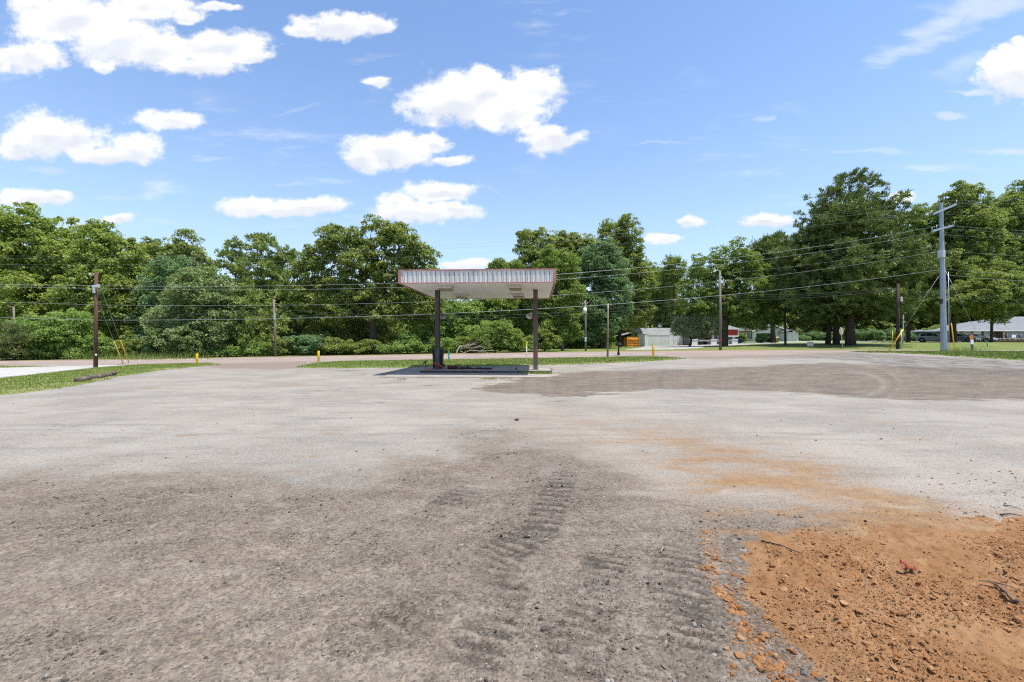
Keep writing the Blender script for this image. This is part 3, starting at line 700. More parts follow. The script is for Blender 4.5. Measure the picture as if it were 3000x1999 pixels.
def leaf_quads(C, O, rc, per, size, rng, flat=.62, droop=.25, up=.55):
    """Folded leaf sprays on the upper skin of every clump."""
    n = len(C); per = int(per * 1.4); size = size * .8; rr = rc * .88 * (.6 + .8 * rng.rand(n) ** 1.2)
    d = rng.randn(n, per, 3) + O[:, None] * .55 + np.array([0, 0, .45]); d = unit(d)
    d[..., 2] *= flat
    rad = rr[:, None] * (.40 + .68 * rng.rand(n, per) ** .6)
    p = C[:, None] + d * rad[..., None]
    nrm = unit(d * .7 + np.array([0, 0, up]) + rng.randn(n, per, 3) * .55)
    a = unit(np.cross(nrm, rng.randn(n, per, 3))); b = np.cross(nrm, a)
    a = unit(a + np.array([0, 0, -droop]))
    s = size * (.55 + .9 * rng.rand(n, per))[..., None]
    v0 = p - a * s * .5; v2 = p + a * s * .5 - nrm * s * .1
    v1 = p + b * s * .36 + nrm * s * .08; v3 = p - b * s * .36 + nrm * s * .08
    V = np.stack([v0, v1, v2, v3], 2).reshape(-1, 3)
    ct = rng.rand(n) * .45 + .27
    tint = np.clip(ct[:, None] + .2 * rng.randn(n, per), 0, 1)
    return V, np.repeat(tint.ravel(), 4)

def needle_tris(C, O, rc, per, rng, w=.045, dirn=None):
    n = len(C); rr = rc * (.6 + .7 * rng.rand(n))
    ax = O * .5 + np.array([0, 0, .45]) if dirn is None else dirn
    d = unit(rng.randn(n, per, 3) * .75 + ax[:, None])
    base = C[:, None] + d * (rr * .12)[:, None, None] + rng.randn(n, per, 3) * (rr * .28)[:, None, None] * np.array([1, 1, .55])
    tip = base + d * (rr[:, None] * (.5 + .5 * rng.rand(n, per)))[..., None]
    s = unit(np.cross(d, rng.randn(n, per, 3))) * (w * (.7 + .6 * rng.rand(n, per)))[..., None]
    V = np.stack([base - s, base + s, tip + s * .35, tip - s * .35], 2).reshape(-1, 3)
    ct = rng.rand(n) * .6 + .2
    tint = np.clip(ct[:, None] + .2 * rng.randn(n, per), 0, 1)
    return V, np.repeat(tint.ravel(), 4)

def crown_mesh(name, V, tint, mat, parent):
    return mesh_np(name, V, [np.arange(len(V)).reshape(-1, 4)], mat, parent, {'tint': ('FLOAT', tint)}, smoothf=False)

def wood(mb, p0, p1, r0, r1, rng, wob=.05, n=7, seg=6):
    p0 = np.array(p0, float); p1 = np.array(p1, float); L = np.linalg.norm(p1 - p0)
    pts = []; 
    for i in range(seg + 1):
        t = i / seg; q = p0 * (1 - t) + p1 * t
        if 0 < i < seg: q = q + rng.randn(3) * L * wob * np.array([1, 1, .3])
        pts.append(q)
    mb.tube(pts, [r0 + (r1 - r0) * (i / seg) for i in range(seg + 1)], n)
    return pts

def lobes_of(base, Y, ells, depth=.85, sat=3):
    """Ellipses measured on the photograph -> ellipsoids in metres, relative to the foot of the tree."""
    out = []
    for e in ells:
        px, py, rx, ry = e[:4]; dy = e[4] if len(e) > 4 else 0
        YY = Y + dy; p = P(px, py, YY)
        rg = np.random.RandomState(int(px * 7 + py)); L_ = (p.x - base.x, dy, p.z - base.z, rx / F * YY, max(rx, ry) / F * YY * depth, ry / F * YY)
        out.append(L_[:3] + tuple(q * .90 for q in L_[3:]))
        for k in range(sat):
            d = unit(rg.randn(3) + np.array([0, -.3, .35])); f_ = .30 + .26 * rg.rand()
            out.append((L_[0] + d[0] * L_[3] * .80, L_[1] + d[1] * L_[4] * .80, L_[2] + d[2] * L_[5] * .84, L_[3] * f_, L_[4] * f_, L_[5] * f_ * (.8 + .7 * rg.rand())))
    return out

def tree(name, label, px, Y, ells, leaf='green_leaf', rc=.75, per=42, size=.30, spacing=.95, trunk=.3, bark='bark', group='trees beyond the road', fork=.45, seed=0, limbs=10, cat='tree', lean=0, depth=.85, flat=.62, needles=False, sat=3):
    rng = np.random.RandomState(1000 + seed); base = B(px, Y)
    t = thing(name, label, cat, base, 0, group)
    lobes = lobes_of(base, Y, ells, depth, sat)
    C, O = clumps_in(lobes, spacing, rng)
    ok = C[:, 2] > .25; C, O = C[ok], O[ok]
    V, tint = needle_tris(C, O, rc, per, rng, size) if needles else leaf_quads(C, O, rc, per, size, rng, flat)
    crown_mesh('crown', V, tint, M[leaf], t)
    mb = MB(); top = max(l[2] for l in lobes); cen = np.average(np.array(lobes)[:, :3], axis=0, weights=[l[3] * l[5] for l in lobes])
    fk = np.array([lean + cen[0] * .25, cen[1] * .3, max(1.2, top * fork)])
    mb.tube([(0, 0, -.2), (0, 0, .15), tuple(fk * np.array([.2, .2, .3])), tuple(fk * .65), tuple(fk)], [trunk * 1.5, trunk * 1.12, trunk, trunk * .88, trunk * .78], 9)
    hi = sorted(range(len(lobes)), key=lambda i: -lobes[i][3] * lobes[i][5])
    for i in hi[:8]:
        l = np.array(lobes[i][:3]); q = wood(mb, fk, l + np.array([0, 0, -.2 * lobes[i][5]]), trunk * .55, trunk * .22, rng, .06)
        for k in range(3):
            d = unit(rng.randn(3) + np.array([0, 0, .3])); wood(mb, q[random.randint(2, 6)], l + d * np.array(lobes[i][3:6]) * .8, trunk * .22, trunk * .05, rng, .07, 5, 5)
    mb.build('trunk', M[bark], t)
    return t

def pine(name, label, px, Y, top, radii, leaf='pine_needle', rc=.42, per=28, step=.9, trunk=.35, group='pines beyond the road', seed=0, w=.05, dens=1.0, lean=0.0, up=.12, tufts=6):
    """radii: [(py, half width px)] from the top down, measured on the photograph; branches in loose whorls carry needle tufts."""
    rng = np.random.RandomState(3000 + seed); base = B(px, Y)
    t = thing(name, label, 'tree', base, 0, group)
    ztop = H - (top - 1000) / F * Y - base.z
    zs = np.array([H - (a - 1000) / F * Y - base.z for a, _ in radii])[::-1]; rs = np.array([b / F * Y for _, b in radii])[::-1]
    mb = MB(); pts = [(0, 0, -.3)]; rad = [trunk * 1.35]
    for i in range(1, 9):
        k = i / 8; pts.append((lean * k + rng.randn() * .1, rng.randn() * .1, ztop * .985 * k)); rad.append(trunk * (1 - .93 * k) * (1.05 if i == 1 else 1))
    mb.tube(pts, rad, 9)
    C, O = [], []
    z = zs[0]
    while z < ztop:
        R = np.interp(z, zs, rs); R = min(R, .7 + (ztop - z) * 1.0)
        nb = max(3, int((2.5 + R * 1.15) * dens))
        for b in range(nb):
            a = rng.rand() * 6.283; L = R * (.70 + .40 * rng.rand()) * (.94 + .14 * math.sin(2.3 * a + z * .9 + seed) + .12 * math.sin(4.1 * a - z * 1.7)); zz = z + (rng.rand() - .5) * step
            k = zz / ztop; o = np.array([lean * k, 0, zz])
            rise = up + .15 * max(0, k - .6)
            e = o + np.array([math.cos(a) * L, math.sin(a) * L, L * rise + rng.randn() * .15])
            mb.tube([o, (o + e) / 2 + np.array([0, 0, -.06 * L]), e], [max(.03, trunk * .2 * (1 - k * .6)), .035, .015], 4)
            npad = max(1, int(L / 1.15)); pr = .34 + .10 * min(L, 3.5)
            for j in range(npad):
                f_ = 1 - (j / npad) * .72; f_ *= (.93 + .1 * rng.rand())
                c0 = o + (e - o) * f_ + np.array([0, 0, -.06 * L * 4 * f_ * (1 - f_) + .15]) + rng.randn(3) * np.array([.3, .3, .22]) * min(1, .4 + .2 * L)
                for q in range(tufts):
                    dd = rng.randn(3) * np.array([pr, pr, pr * .55]); dd[2] = abs(dd[2]) - pr * .15
                    C.append(c0 + dd); O.append(unit(np.array([math.cos(a), math.sin(a), .45]) * .5 + dd / pr))
        z += step * (.75 + .5 * rng.rand())
    C = np.array(C); O = np.array(O)
    V, tint = needle_tris(C, O, rc, per, rng, w)
    crown_mesh('crown', V, tint, M[leaf], t)
    mb.build('trunk', M['bark_pine'], t)
    return t

# ---- the wood across the road, left of the canopy
TL = 'trees beyond the road'
tree('oak_tree', 'broad yellow-green oak, tallest tree at the left end of the wood', 120, 56, [(-90, 800, 150, 140), (60, 752, 130, 120), (170, 755, 110, 116), (-20, 860, 150, 130), (150, 880, 140, 120), (240, 800, 90, 95), (60, 960, 160, 60)], 'oak_leaf', .85, 46, .34, 1.08, .42, seed=1)
tree('oak_tree', 'yellow-green oak sloping down behind the brown wooden pole', 330, 53, [(300, 765, 80, 85), (350, 810, 85, 95), (400, 850, 70, 80), (300, 890, 100, 90), (380, 930, 80, 70)], 'oak_leaf', .8, 44, .32, 1.0, .3, seed=2)
tree('oak_tree', 'thin olive tree with ragged top right of the broad oak', 470, 62, [(440, 770, 42, 62), (490, 775, 42, 66), (465, 850, 60, 80)], 'oak_dark_leaf', .75, 36, .32, 1.05, .22, seed=3)
tree('oak_tree', 'narrow dark oak whose round top stands above its neighbours', 548, 63, [(548, 722, 36, 42), (530, 775, 32, 38), (575, 785, 40, 40), (550, 840, 60, 60)], 'oak_dark_leaf', .7, 40, .3, .95, .2, seed=4)
tree('locust_tree', 'bluish green feathery tree between the dark oak and silvery maple', 520, 52, [(530, 830, 70, 70), (490, 880, 80, 80), (480, 950, 85, 60), (560, 890, 60, 70)], 'blue_leaf', .75, 46, .26, .95, .22, seed=5)
tree('maple_tree', 'bushy maple with pale silvery leaves near the leaning grey pole', 590, 47, [(580, 860, 85, 80), (530, 930, 80, 70), (630, 920, 85, 70), (590, 985, 110, 48)], 'silver_leaf', .7, 50, .25, .9, .2, seed=6)
tree('maple_tree', 'low green maple with layered boughs left of the brown pole', 160, 46, [(130, 960, 75, 40), (190, 985, 80, 40), (110, 1010, 80, 32), (210, 940, 45, 30)], 'green_leaf', .65, 46, .22, .75, .15, seed=7)
pine('pine_tree', 'young bright pine, tallest of the pines left of the big round oak', 765, 57, 702, [(702, 8), (735, 38), (770, 55), (820, 72), (900, 92), (1000, 92)], trunk=.22, seed=1, w=.055, dens=1.5)
pine('pine_tree', 'slim pine whose tip shows left of the tallest young pine', 690, 59, 722, [(722, 8), (760, 32), (820, 55), (900, 78), (1000, 80)], trunk=.2, seed=2, w=.055, dens=1.5)
pine('pine_tree', 'short pine touching the left flank of the big round oak', 838, 58, 738, [(738, 6), (770, 30), (850, 55), (950, 70), (1010, 70)], trunk=.2, seed=3, w=.055, dens=1.5)
pine('pine_tree', 'low pine with drooping boughs behind the leaning grey pole', 720, 49, 850, [(850, 10), (890, 50), (950, 80), (1020, 80)], trunk=.17, seed=4, w=.05, up=-.05)
pine('pine_tree', 'shaded thin pine standing right of the leaning grey pole', 858, 52, 840, [(840, 10), (880, 45), (950, 70), (1010, 60)], trunk=.17, seed=5, w=.05, up=-.02)
tree('oak_tree', 'big round-topped spreading oak with open limbs left of the canopy', 1095, 51, [(1000, 700, 53, 43), (1095, 695, 55, 43), (1170, 715, 56, 45), (940, 745, 51, 38), (1225, 765, 47, 42), (1050, 770, 68, 45), (1140, 800, 65, 42), (900, 805, 49, 38), (975, 830, 61, 42), (1258, 820, 32, 33), (1200, 855, 56, 38), (915, 870, 53, 40), (1060, 870, 67, 40), (990, 905, 67, 38), (1130, 915, 67, 38), (1230, 915, 43, 36), (1265, 890, 34, 33)], 'oak_dark_leaf', .72, 46, .29, .92, .48, seed=8, fork=.32)
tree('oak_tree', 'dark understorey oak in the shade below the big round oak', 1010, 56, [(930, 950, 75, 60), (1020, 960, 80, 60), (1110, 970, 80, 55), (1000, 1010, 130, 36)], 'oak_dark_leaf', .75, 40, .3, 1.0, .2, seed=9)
tree('elm_tree', 'dark green tree behind the left column of the canopy', 1300, 54, [(1290, 925, 55, 55), (1260, 970, 70, 50), (1330, 935, 50, 45), (1340, 985, 70, 45)], 'green_leaf', .7, 42, .28, .95, .2, seed=10)
tree('elm_tree', 'green thicket tree seen under the middle of the canopy', 1400, 56, [(1380, 910, 50, 50), (1440, 905, 50, 55), (1410, 970, 80, 50)], 'green_leaf', .7, 42, .28, .95, .18, seed=11)
tree('poplar_tree', 'slender lime tree peeping over the right half of the canopy roof', 1465, 57, [(1466, 800, 28, 34), (1455, 855, 38, 45), (1480, 920, 55, 60)], 'lime_leaf', .65, 42, .27, .85, .13, seed=12)
tree('poplar_tree', 'small lime treetop above the right half of the canopy roof', 1508, 58, [(1508, 802, 26, 34), (1515, 860, 38, 46), (1520, 930, 50, 55)], 'lime_leaf', .65, 42, .27, .85, .13, seed=13)
tree('maple_tree', 'bright yellow-green sapling thicket under the canopy', 1450, 50, [(1425, 985, 42, 34), (1465, 975, 40, 40), (1500, 1000, 40, 26)], 'lime_leaf', .5, 46, .2, .62, .08, seed=14)
# ---- right of the canopy
tree('oak_tree', 'tall dark oak top standing right above the canopy corner', 1575, 70, [(1555, 725, 45, 48), (1600, 720, 45, 46), (1640, 735, 40, 45), (1575, 800, 75, 60)], 'oak_dark_leaf', .8, 44, .34, 1.05, .3, seed=15)
tree('oak_tree', 'dark oak top between the canopy corner and the tallest oaks', 1690, 71, [(1665, 745, 40, 46), (1710, 735, 42, 48), (1690, 800, 60, 50)], 'oak_dark_leaf', .8, 44, .34, 1.05, .28, seed=16)
tree('maple_tree', 'yellow-green maple with forked pale trunk right of the canopy', 1648, 55, [(1612, 800, 45, 52), (1655, 785, 40, 45), (1590, 860, 50, 50), (1650, 870, 55, 55), (1620, 920, 60, 45), (1672, 930, 36, 40), (1600, 960, 45, 36), (1655, 975, 40, 28)], 'lime_leaf', .66, 48, .25, .85, .19, bark='bark_light', seed=17, fork=.3)
tree('gum_tree', 'rounded blue-green tree behind the pole that carries a transformer', 1762, 66, [(1745, 775, 55, 60), (1790, 800, 48, 55), (1735, 850, 65, 60), (1795, 870, 55, 60), (1760, 920, 75, 55), (1740, 975, 60, 40)], 'blue_leaf', .75, 52, .26, .88, .25, seed=18)
tree('oak_tree', 'tallest ragged oak right of the canopy with two open peaks', 1815, 76, [(1783, 690, 30, 44), (1842, 680, 32, 40), (1855, 730, 30, 36), (1800, 750, 45, 45), (1840, 785, 55, 50), (1790, 820, 50, 50), (1860, 850, 45, 60), (1850, 920, 50, 50)], 'oak_dark_leaf', .75, 42, .32, 1.0, .3, seed=19)
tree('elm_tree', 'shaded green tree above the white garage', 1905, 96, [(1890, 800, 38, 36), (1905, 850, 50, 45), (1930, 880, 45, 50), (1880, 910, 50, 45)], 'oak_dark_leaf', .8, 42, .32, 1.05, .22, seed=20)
pine('pine_tree', 'tall thin pine with a bare stem left of the light green maple', 1972, 84, 764, [(764, 12), (780, 30), (800, 26), (825, 14), (845, 10)], trunk=.24, seed=6, w=.07, rc=.8, dens=1.4)
pine('pine_tree', 'dark pine above the roof of the white garage', 1945, 88, 795, [(795, 10), (830, 36), (900, 50), (960, 42)], trunk=.24, seed=7, w=.07, rc=.8)
tree('maple_tree', 'wide light green maple with a thick trunk beside the red porch', 2122, 66, [(2130, 762, 52, 42), (2080, 785, 50, 40), (2185, 780, 52, 40), (2045, 835, 46, 40), (2115, 830, 62, 42), (2200, 838, 62, 46), (2245, 870, 40, 36), (2040, 885, 45, 34), (2105, 890, 62, 40), (2180, 900, 66, 38), (2245, 920, 46, 34), (2210, 945, 60, 24), (2060, 925, 40, 22)], 'lime_leaf', .66, 44, .25, .92, .48, seed=21, fork=.34)
tree('juniper_tree', 'low wide grey-green juniper on two dark stems before the garage', 2021, 66, [(1990, 966, 20, 13), (2012, 952, 28, 17), (2046, 950, 34, 19), (2078, 958, 26, 16), (2010, 976, 30, 9), (2062, 974, 36, 10), (2098, 966, 14, 10)], 'juniper_needle', .6, 60, .04, .55, .17, bark='wood_dark', seed=22, fork=.16, group='trees around the white buildings', cat='juniper', needles=True)
pine('pine_tree', 'dark umbrella pine left of the giant pine', 2265, 82, 700, [(700, 30), (715, 62), (745, 72), (780, 50), (830, 40), (880, 30)], trunk=.4, seed=8, w=.08, rc=.9, dens=1.4, leaf='pine_dark_needle')
pine('pine_tree', 'giant pine with the thickest trunk, tallest tree on the right', 2492, 60, 522, [(500, 36), (514, 66), (545, 88), (590, 112), (640, 128), (700, 148), (760, 172), (830, 190), (890, 190), (930, 150)], rc=.46, per=30, trunk=.5, seed=9, w=.05, dens=1.1, step=.95, leaf='pine_dark_needle')
pine('pine_tree', 'middle pine trunk of the three, left of the giant pine', 2450, 62, 600, [(600, 20), (650, 80), (720, 120), (800, 135), (880, 130), (920, 100)], rc=.46, per=28, trunk=.34, seed=10, w=.05, leaf='pine_dark_needle')
pine('pine_tree', 'leftmost of the three big pines with a low left flank', 2425, 63, 650, [(650, 30), (700, 75), (770, 105), (850, 125), (920, 120), (950, 80)], rc=.46, per=28, trunk=.28, seed=11, w=.05, leaf='pine_dark_needle')
tree('oak_tree', 'bright oak behind the giant pine, left of the grey steel pole', 2660, 78, [(2665, 665, 36, 46), (2650, 730, 45, 55), (2720, 655, 40, 46), (2735, 720, 55, 60), (2690, 800, 70, 60)], 'lime_leaf', .85, 44, .34, 1.1, .3, seed=23, group='trees on the right')
tree('oak_tree', 'tall broad oak rising behind the grey steel pole', 2790, 76, [(2790, 610, 48, 46), (2835, 600, 52, 48), (2880, 640, 45, 45), (2800, 690, 70, 60), (2870, 720, 60, 60), (2760, 780, 75, 60), (2850, 810, 75, 60), (2790, 870, 85, 50), (2720, 900, 60, 34)], 'oak_dark_leaf', .85, 46, .34, 1.1, .45, seed=24, group='trees on the right', fork=.5)
tree('oak_tree', 'spreading oak at the right end over the tan house', 2950, 106, [(2960, 610, 50, 46), (3010, 590, 60, 46), (2930, 680, 60, 55), (3010, 690, 80, 70), (2900, 760, 65, 50), (2980, 790, 85, 60), (3070, 760, 90, 80), (2900, 850, 75, 45), (2990, 870, 85, 40), (3090, 870, 90, 60), (2920, 895, 60, 24)], 'oak_dark_leaf', 1.15, 46, .44, 1.5, .4, seed=25, group='trees on the right', fork=.5)
tree('oak_tree', 'slim young tree standing before the deck of the tan house', 2905, 66, [(2890, 850, 70, 60), (2945, 850, 66, 60), (2850, 880, 60, 45), (2905, 905, 60, 34)], 'oak_dark_leaf', .7, 44, .3, .95, .16, seed=26, group='trees on the right', fork=.75)

# ---- undergrowth along the far edge of the road
SH = [(20, 1000, 60, 44, 'green_leaf'), (95, 1012, 70, 44, 'green_leaf'), (170, 1020, 60, 44, 'oak_dark_leaf'), (240, 1010, 62, 45, 'green_leaf'), (310, 1005, 60, 46, 'green_leaf'), (390, 1005, 66, 46, 'oak_dark_leaf'), (455, 1000, 60, 45, 'blue_leaf'),
      (520, 1005, 60, 45, 'blue_leaf'), (600, 1010, 60, 45, 'green_leaf'), (670, 1018, 40, 44, 'green_leaf'), (745, 1010, 48, 44, 'green_leaf'), (830, 1000, 70, 46, 'oak_dark_leaf'), (905, 1000, 70, 48, 'blue_leaf'), (985, 1005, 70, 49, 'oak_dark_leaf'), (1060, 1000, 60, 49, 'oak_dark_leaf'),
      (1130, 1002, 54, 48, 'green_leaf'), (1195, 1000, 52, 48, 'green_leaf'), (1255, 995, 50, 48, 'green_leaf'), (1318, 985, 45, 49, 'green_leaf'), (1375, 995, 52, 50, 'oak_dark_leaf'), (1535, 1000, 60, 52, 'green_leaf'), (1590, 985, 50, 54, 'oak_dark_leaf')]
NM = {'green_leaf': 'mid-green', 'oak_dark_leaf': 'dark olive', 'blue_leaf': 'blue-green', 'lime_leaf': 'bright lime'}
WHERE = ['behind the stub of a broken pole', 'under the yellow-green oak at far left', 'left of the brown wooden pole', 'right behind the brown wooden pole', 'behind the yellow guy sleeves', 'in shade between the guy sleeves and the first bollard',
         'behind the leftmost yellow bollard', 'below the silvery maple, right of the leftmost bollard', 'in front of the silvery maple trunk', 'low, left of the leaning grey pole', 'touching the leaning grey pole', 'right of the leaning grey pole', 'behind the second yellow bollard', 'left of the big oak trunk', 'at the foot of the big oak trunk',
         'right of the big oak trunk', 'between the big oak and the canopy column', 'left of the black bin and column', 'just right of the black bin', 'behind the bleached dead branch', 'left of the right canopy column', 'right of the right canopy column']
for i, (px, tp, hw, Y, lf) in enumerate(SH):
    b = G(px, float(interp(FAR_EDGE, px)) - 3); Y = max(b.y + 1.5, Y - 4)
    bz = B(px, Y); yb = 1000 + F * (H - bz.z) / Y
    rg = np.random.RandomState(i + 40); hh = (yb - tp) * (.75 + .95 * rg.rand()); hw = hw * (.85 + .4 * rg.rand())
    ells = [(px, yb - hh * .36, hw * .62, hh * .40)]
    for k in range(5):
        f_ = rg.rand(); ells.append((px + (f_ - .5) * 1.9 * hw, yb - hh * (.22 + .6 * rg.rand() * (1 - abs(f_ - .5))), hw * (.22 + .22 * rg.rand()), hh * (.16 + .2 * rg.rand())))
    tree('shrub', f'{NM[lf]} shrub {WHERE[i]}', px, Y, ells, lf, .42, 44, .19, .6, .045, seed=100 + i, group='shrubs along the far side of the road', fork=.25, cat='shrub')
pine('cedar_tree', 'small dark conical cedar at the left end of the wood', 45, 43, 965, [(965, 4), (990, 20), (1020, 34), (1050, 36)], 'cedar_needle', .35, 26, .38, .08, 'trees beyond the road', 40, .03, 1.7)

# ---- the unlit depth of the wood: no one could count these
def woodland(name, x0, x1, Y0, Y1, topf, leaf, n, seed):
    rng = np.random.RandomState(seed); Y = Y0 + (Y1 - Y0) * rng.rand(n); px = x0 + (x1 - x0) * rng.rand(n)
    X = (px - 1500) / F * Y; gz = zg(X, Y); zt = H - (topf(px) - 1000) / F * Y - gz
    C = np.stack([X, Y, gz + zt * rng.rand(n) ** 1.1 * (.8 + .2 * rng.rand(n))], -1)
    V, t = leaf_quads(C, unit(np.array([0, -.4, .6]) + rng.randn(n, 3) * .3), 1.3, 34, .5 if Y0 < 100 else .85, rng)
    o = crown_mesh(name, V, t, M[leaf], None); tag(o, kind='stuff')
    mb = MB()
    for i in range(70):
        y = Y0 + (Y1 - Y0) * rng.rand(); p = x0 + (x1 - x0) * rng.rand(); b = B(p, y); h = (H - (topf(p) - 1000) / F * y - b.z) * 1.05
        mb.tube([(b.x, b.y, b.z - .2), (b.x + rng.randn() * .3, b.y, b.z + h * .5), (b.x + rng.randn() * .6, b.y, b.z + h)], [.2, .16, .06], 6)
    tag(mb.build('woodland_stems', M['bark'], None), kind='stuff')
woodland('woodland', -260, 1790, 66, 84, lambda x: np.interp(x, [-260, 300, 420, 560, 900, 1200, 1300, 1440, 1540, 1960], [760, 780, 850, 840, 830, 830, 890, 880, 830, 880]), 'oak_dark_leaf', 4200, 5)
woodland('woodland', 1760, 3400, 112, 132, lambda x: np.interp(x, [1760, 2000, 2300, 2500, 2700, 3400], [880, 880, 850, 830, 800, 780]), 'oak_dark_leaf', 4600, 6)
# laurel-like hedge of glossy shrubs seen below the pines
for i, (px, tp, hw, Y, lab) in enumerate([(2335, 985, 40, 104, 'dark shrub behind the pole right of the white house'), (2400, 975, 45, 106, 'dark shrub left of the three pine trunks'), (2540, 962, 45, 96, 'glossy dark shrub right of the giant pine trunk'), (2600, 968, 40, 98, 'glossy dark shrub behind the thin yellow marker'), (2655, 972, 40, 99, 'dark shrub left of the white parked car'), (2735, 955, 34, 97, 'sunlit pale shrub behind the white parked car'), (2780, 965, 24, 96, 'sunlit shrub between the steel pole and tan house')]):
    bz = B(px, Y); yb = 1000 + F * (H - bz.z) / Y; hh = yb - tp
    tree('shrub', lab, px, Y, [(px, yb - hh * .45, hw * .8, hh * .5), (px - hw * .5, yb - hh * .3, hw * .5, hh * .36), (px + hw * .5, yb - hh * .3, hw * .5, hh * .4)], 'lime_leaf' if i in (5, 6) else 'blue_leaf', .6, 44, .27, .8, .06, seed=200 + i, group='shrubs on the right lawn', fork=.25, cat='shrub')
# shrubs by the houses
for i, (px, tp, hw, Y, lf, lab) in enumerate([(2172, 979, 18, 92, 'lime_leaf', 'round light green bush by the white house windows'), (2242, 985, 34, 84, 'green_leaf', 'dark spreading yew bush in front of the dark off-road car')]):
    bz = B(px, Y); yb = 1000 + F * (H - bz.z) / Y; hh = yb - tp
    tree('shrub', lab, px, Y, [(px, yb - hh * .45, hw * .85, hh * .5), (px - hw * .4, yb - hh * .35, hw * .5, hh * .36), (px + hw * .45, yb - hh * .35, hw * .5, hh * .36)], lf, .4, 40, .22, .6, .05, seed=220 + i, group='bushes by the houses', fork=.25, cat='bush')
# ================================================================== CANOPY AND ITS ISLAND
M['fascia'] = pm('fascia_sheet', (.72, .68, .64), (.62, .59, .57), 3, .45, .05, .15, stretch=(1, 1, .25), dirt=(.36, .33, .32), dscale=2.5, damt=.5)
M['seam'] = pm('fascia_seam', (.26, .26, .27), (.19, .19, .2), 6, .8, 0)
M['red_trim'] = pm('faded_red_trim', (.40, .15, .13), (.48, .26, .23), 4, .6, .05, dirt=(.24, .09, .07), dscale=3, damt=.5)
def soffit_mat():
    m, nt = new_mat('soffit_panels'); T = NT(nt)
    co = T.n('ShaderNodeTexCoord').outputs['Object']
    br = T.n('ShaderNodeTexBrick', {'Vector': co, 'Scale': 1.0, 'Mortar Size': .010, 'Mortar Smooth': .1, 'Brick Width': 1.2, 'Row Height': .3, 'Color1': (.84, .83, .80, 1), 'Color2': (.80, .79, .76, 1), 'Mortar': (.42, .40, .37, 1)}, offset=0.0)
    n = T.noise(co, .9, 6, .65); n2 = T.noise(co, 5, 4)
    c = T.mix(T.math('MULTIPLY', T.sstep(n, .55, .75), .4), br.outputs['Color'], (.55, .47, .36))
    finish(T, T.mix(T.math('MULTIPLY', n2, .25), c, (.6, .58, .54)), .8, br.outputs['Fac'], .3, .01); return m
M['soffit'] = soffit_mat()
M['fixture'] = pm('light_fixture_housing', (.60, .58, .54), (.52, .50, .46), 6, .6, .05, dirt=(.4, .33, .22), dscale=3, damt=.5)
M['lens'] = pm('aged_lens', (.20, .14, .075), (.28, .21, .12), 4, .4, 0)
M['column'] = pm('column_paint', (.085, .066, .058), (.055, .044, .04), 3, .8, .15, stretch=(1, 1, .4), dirt=(.17, .15, .14), dscale=3.0, damt=.6)
M['column_red'] = pm('column_worn_paint', (.13, .108, .10), (.085, .07, .064), 4, .8, .15, stretch=(1, 1, .5), dirt=(.28, .06, .045), dscale=2.6, damt=.6)
M['concrete'] = pm('old_concrete', (.33, .295, .255), (.26, .23, .20), 1.6, .9, .3, dirt=(.24, .20, .165), dscale=1.0, damt=.7)
M['edge_dark'] = pm('tarred_edge', (.045, .042, .042), (.085, .078, .072), 4, .7, .2, dirt=(.2, .18, .16), dscale=2.2, damt=.4)

CX, CY = -1.33, 23.1
CR = math.radians(-3)
can = thing('gas_station_canopy', 'free-standing gas pump canopy with ribbed grey fascia and red trim on two dark columns', 'canopy', (CX, CY, float(zg(CX, CY))), CR)
U0, U1, V0, V1 = -3.6, 3.4, -2.84, 4.7
ZS, ZT = 4.16, 4.75
# fascia: ribbed sheets, one per side
def ribbed(L, per=.212):
    """Outline of a ribbed sheet along its length: (distance, outward offset, is_seam)"""
    pts = [(0, 0, 0)]; n = int(round(L / per)); per = L / n
    for i in range(n):
        a = i * per
        for d, o, s in ((.045, 0, 0), (.055, .022, 0), (.08, .022, 0), (.09, 0, 0), (.155, 0, 0), (.16, -.03, 1), (.178, -.03, 1), (.184, 0, 0)):
            pts.append((a + d * per / .212, o, s))
    pts.append((L, 0, 0)); return pts
def fascia(pa, pb, nrm):
    mb = MB(); pa = Vector(pa); pb = Vector(pb); d = (pb - pa).normalized(); nrm = Vector(nrm)
    pts = ribbed((pb - pa).length)
    for (a, o, s), (b, o2, s2) in zip(pts[:-1], pts[1:]):
        p = pa + d * a + nrm * o; q = pa + d * b + nrm * o2
        mb.quad((p.x, p.y, ZS + .012), (q.x, q.y, ZS + .012), (q.x, q.y, ZT - .012), (p.x, p.y, ZT - .012), 1 if (s and s2) else 0)
    i0 = pa - nrm * .05; i1 = pb - nrm * .05
    mb.quad((i1.x, i1.y, ZS + .012), (i0.x, i0.y, ZS + .012), (i0.x, i0.y, ZT - .012), (i1.x, i1.y, ZT - .012))
    return mb.build('fascia', [M['fascia'], M['seam']], can, fix=False)
fascia((U0, V0, 0), (U1, V0, 0), (0, -1, 0)); fascia((U1, V0, 0), (U1, V1, 0), (1, 0, 0))
fascia((U1, V1, 0), (U0, V1, 0), (0, 1, 0)); fascia((U0, V1, 0), (U0, V0, 0), (-1, 0, 0))
mb = MB()
for z0, z1 in ((ZS - .012, ZS + .028), (ZT - .028, ZT + .022)):
    e = .035
    mb.box(U0 - e, V0 - e, z0, U1 + e, V0 + .004, z1); mb.box(U0 - e, V1 - .004, z0, U1 + e, V1 + e, z1)
    mb.box(U0 - e, V0 + .006, z0, U0 + .004, V1 - .006, z1); mb.box(U1 - .004, V0 + .006, z0, U1 + e, V1 - .006, z1)
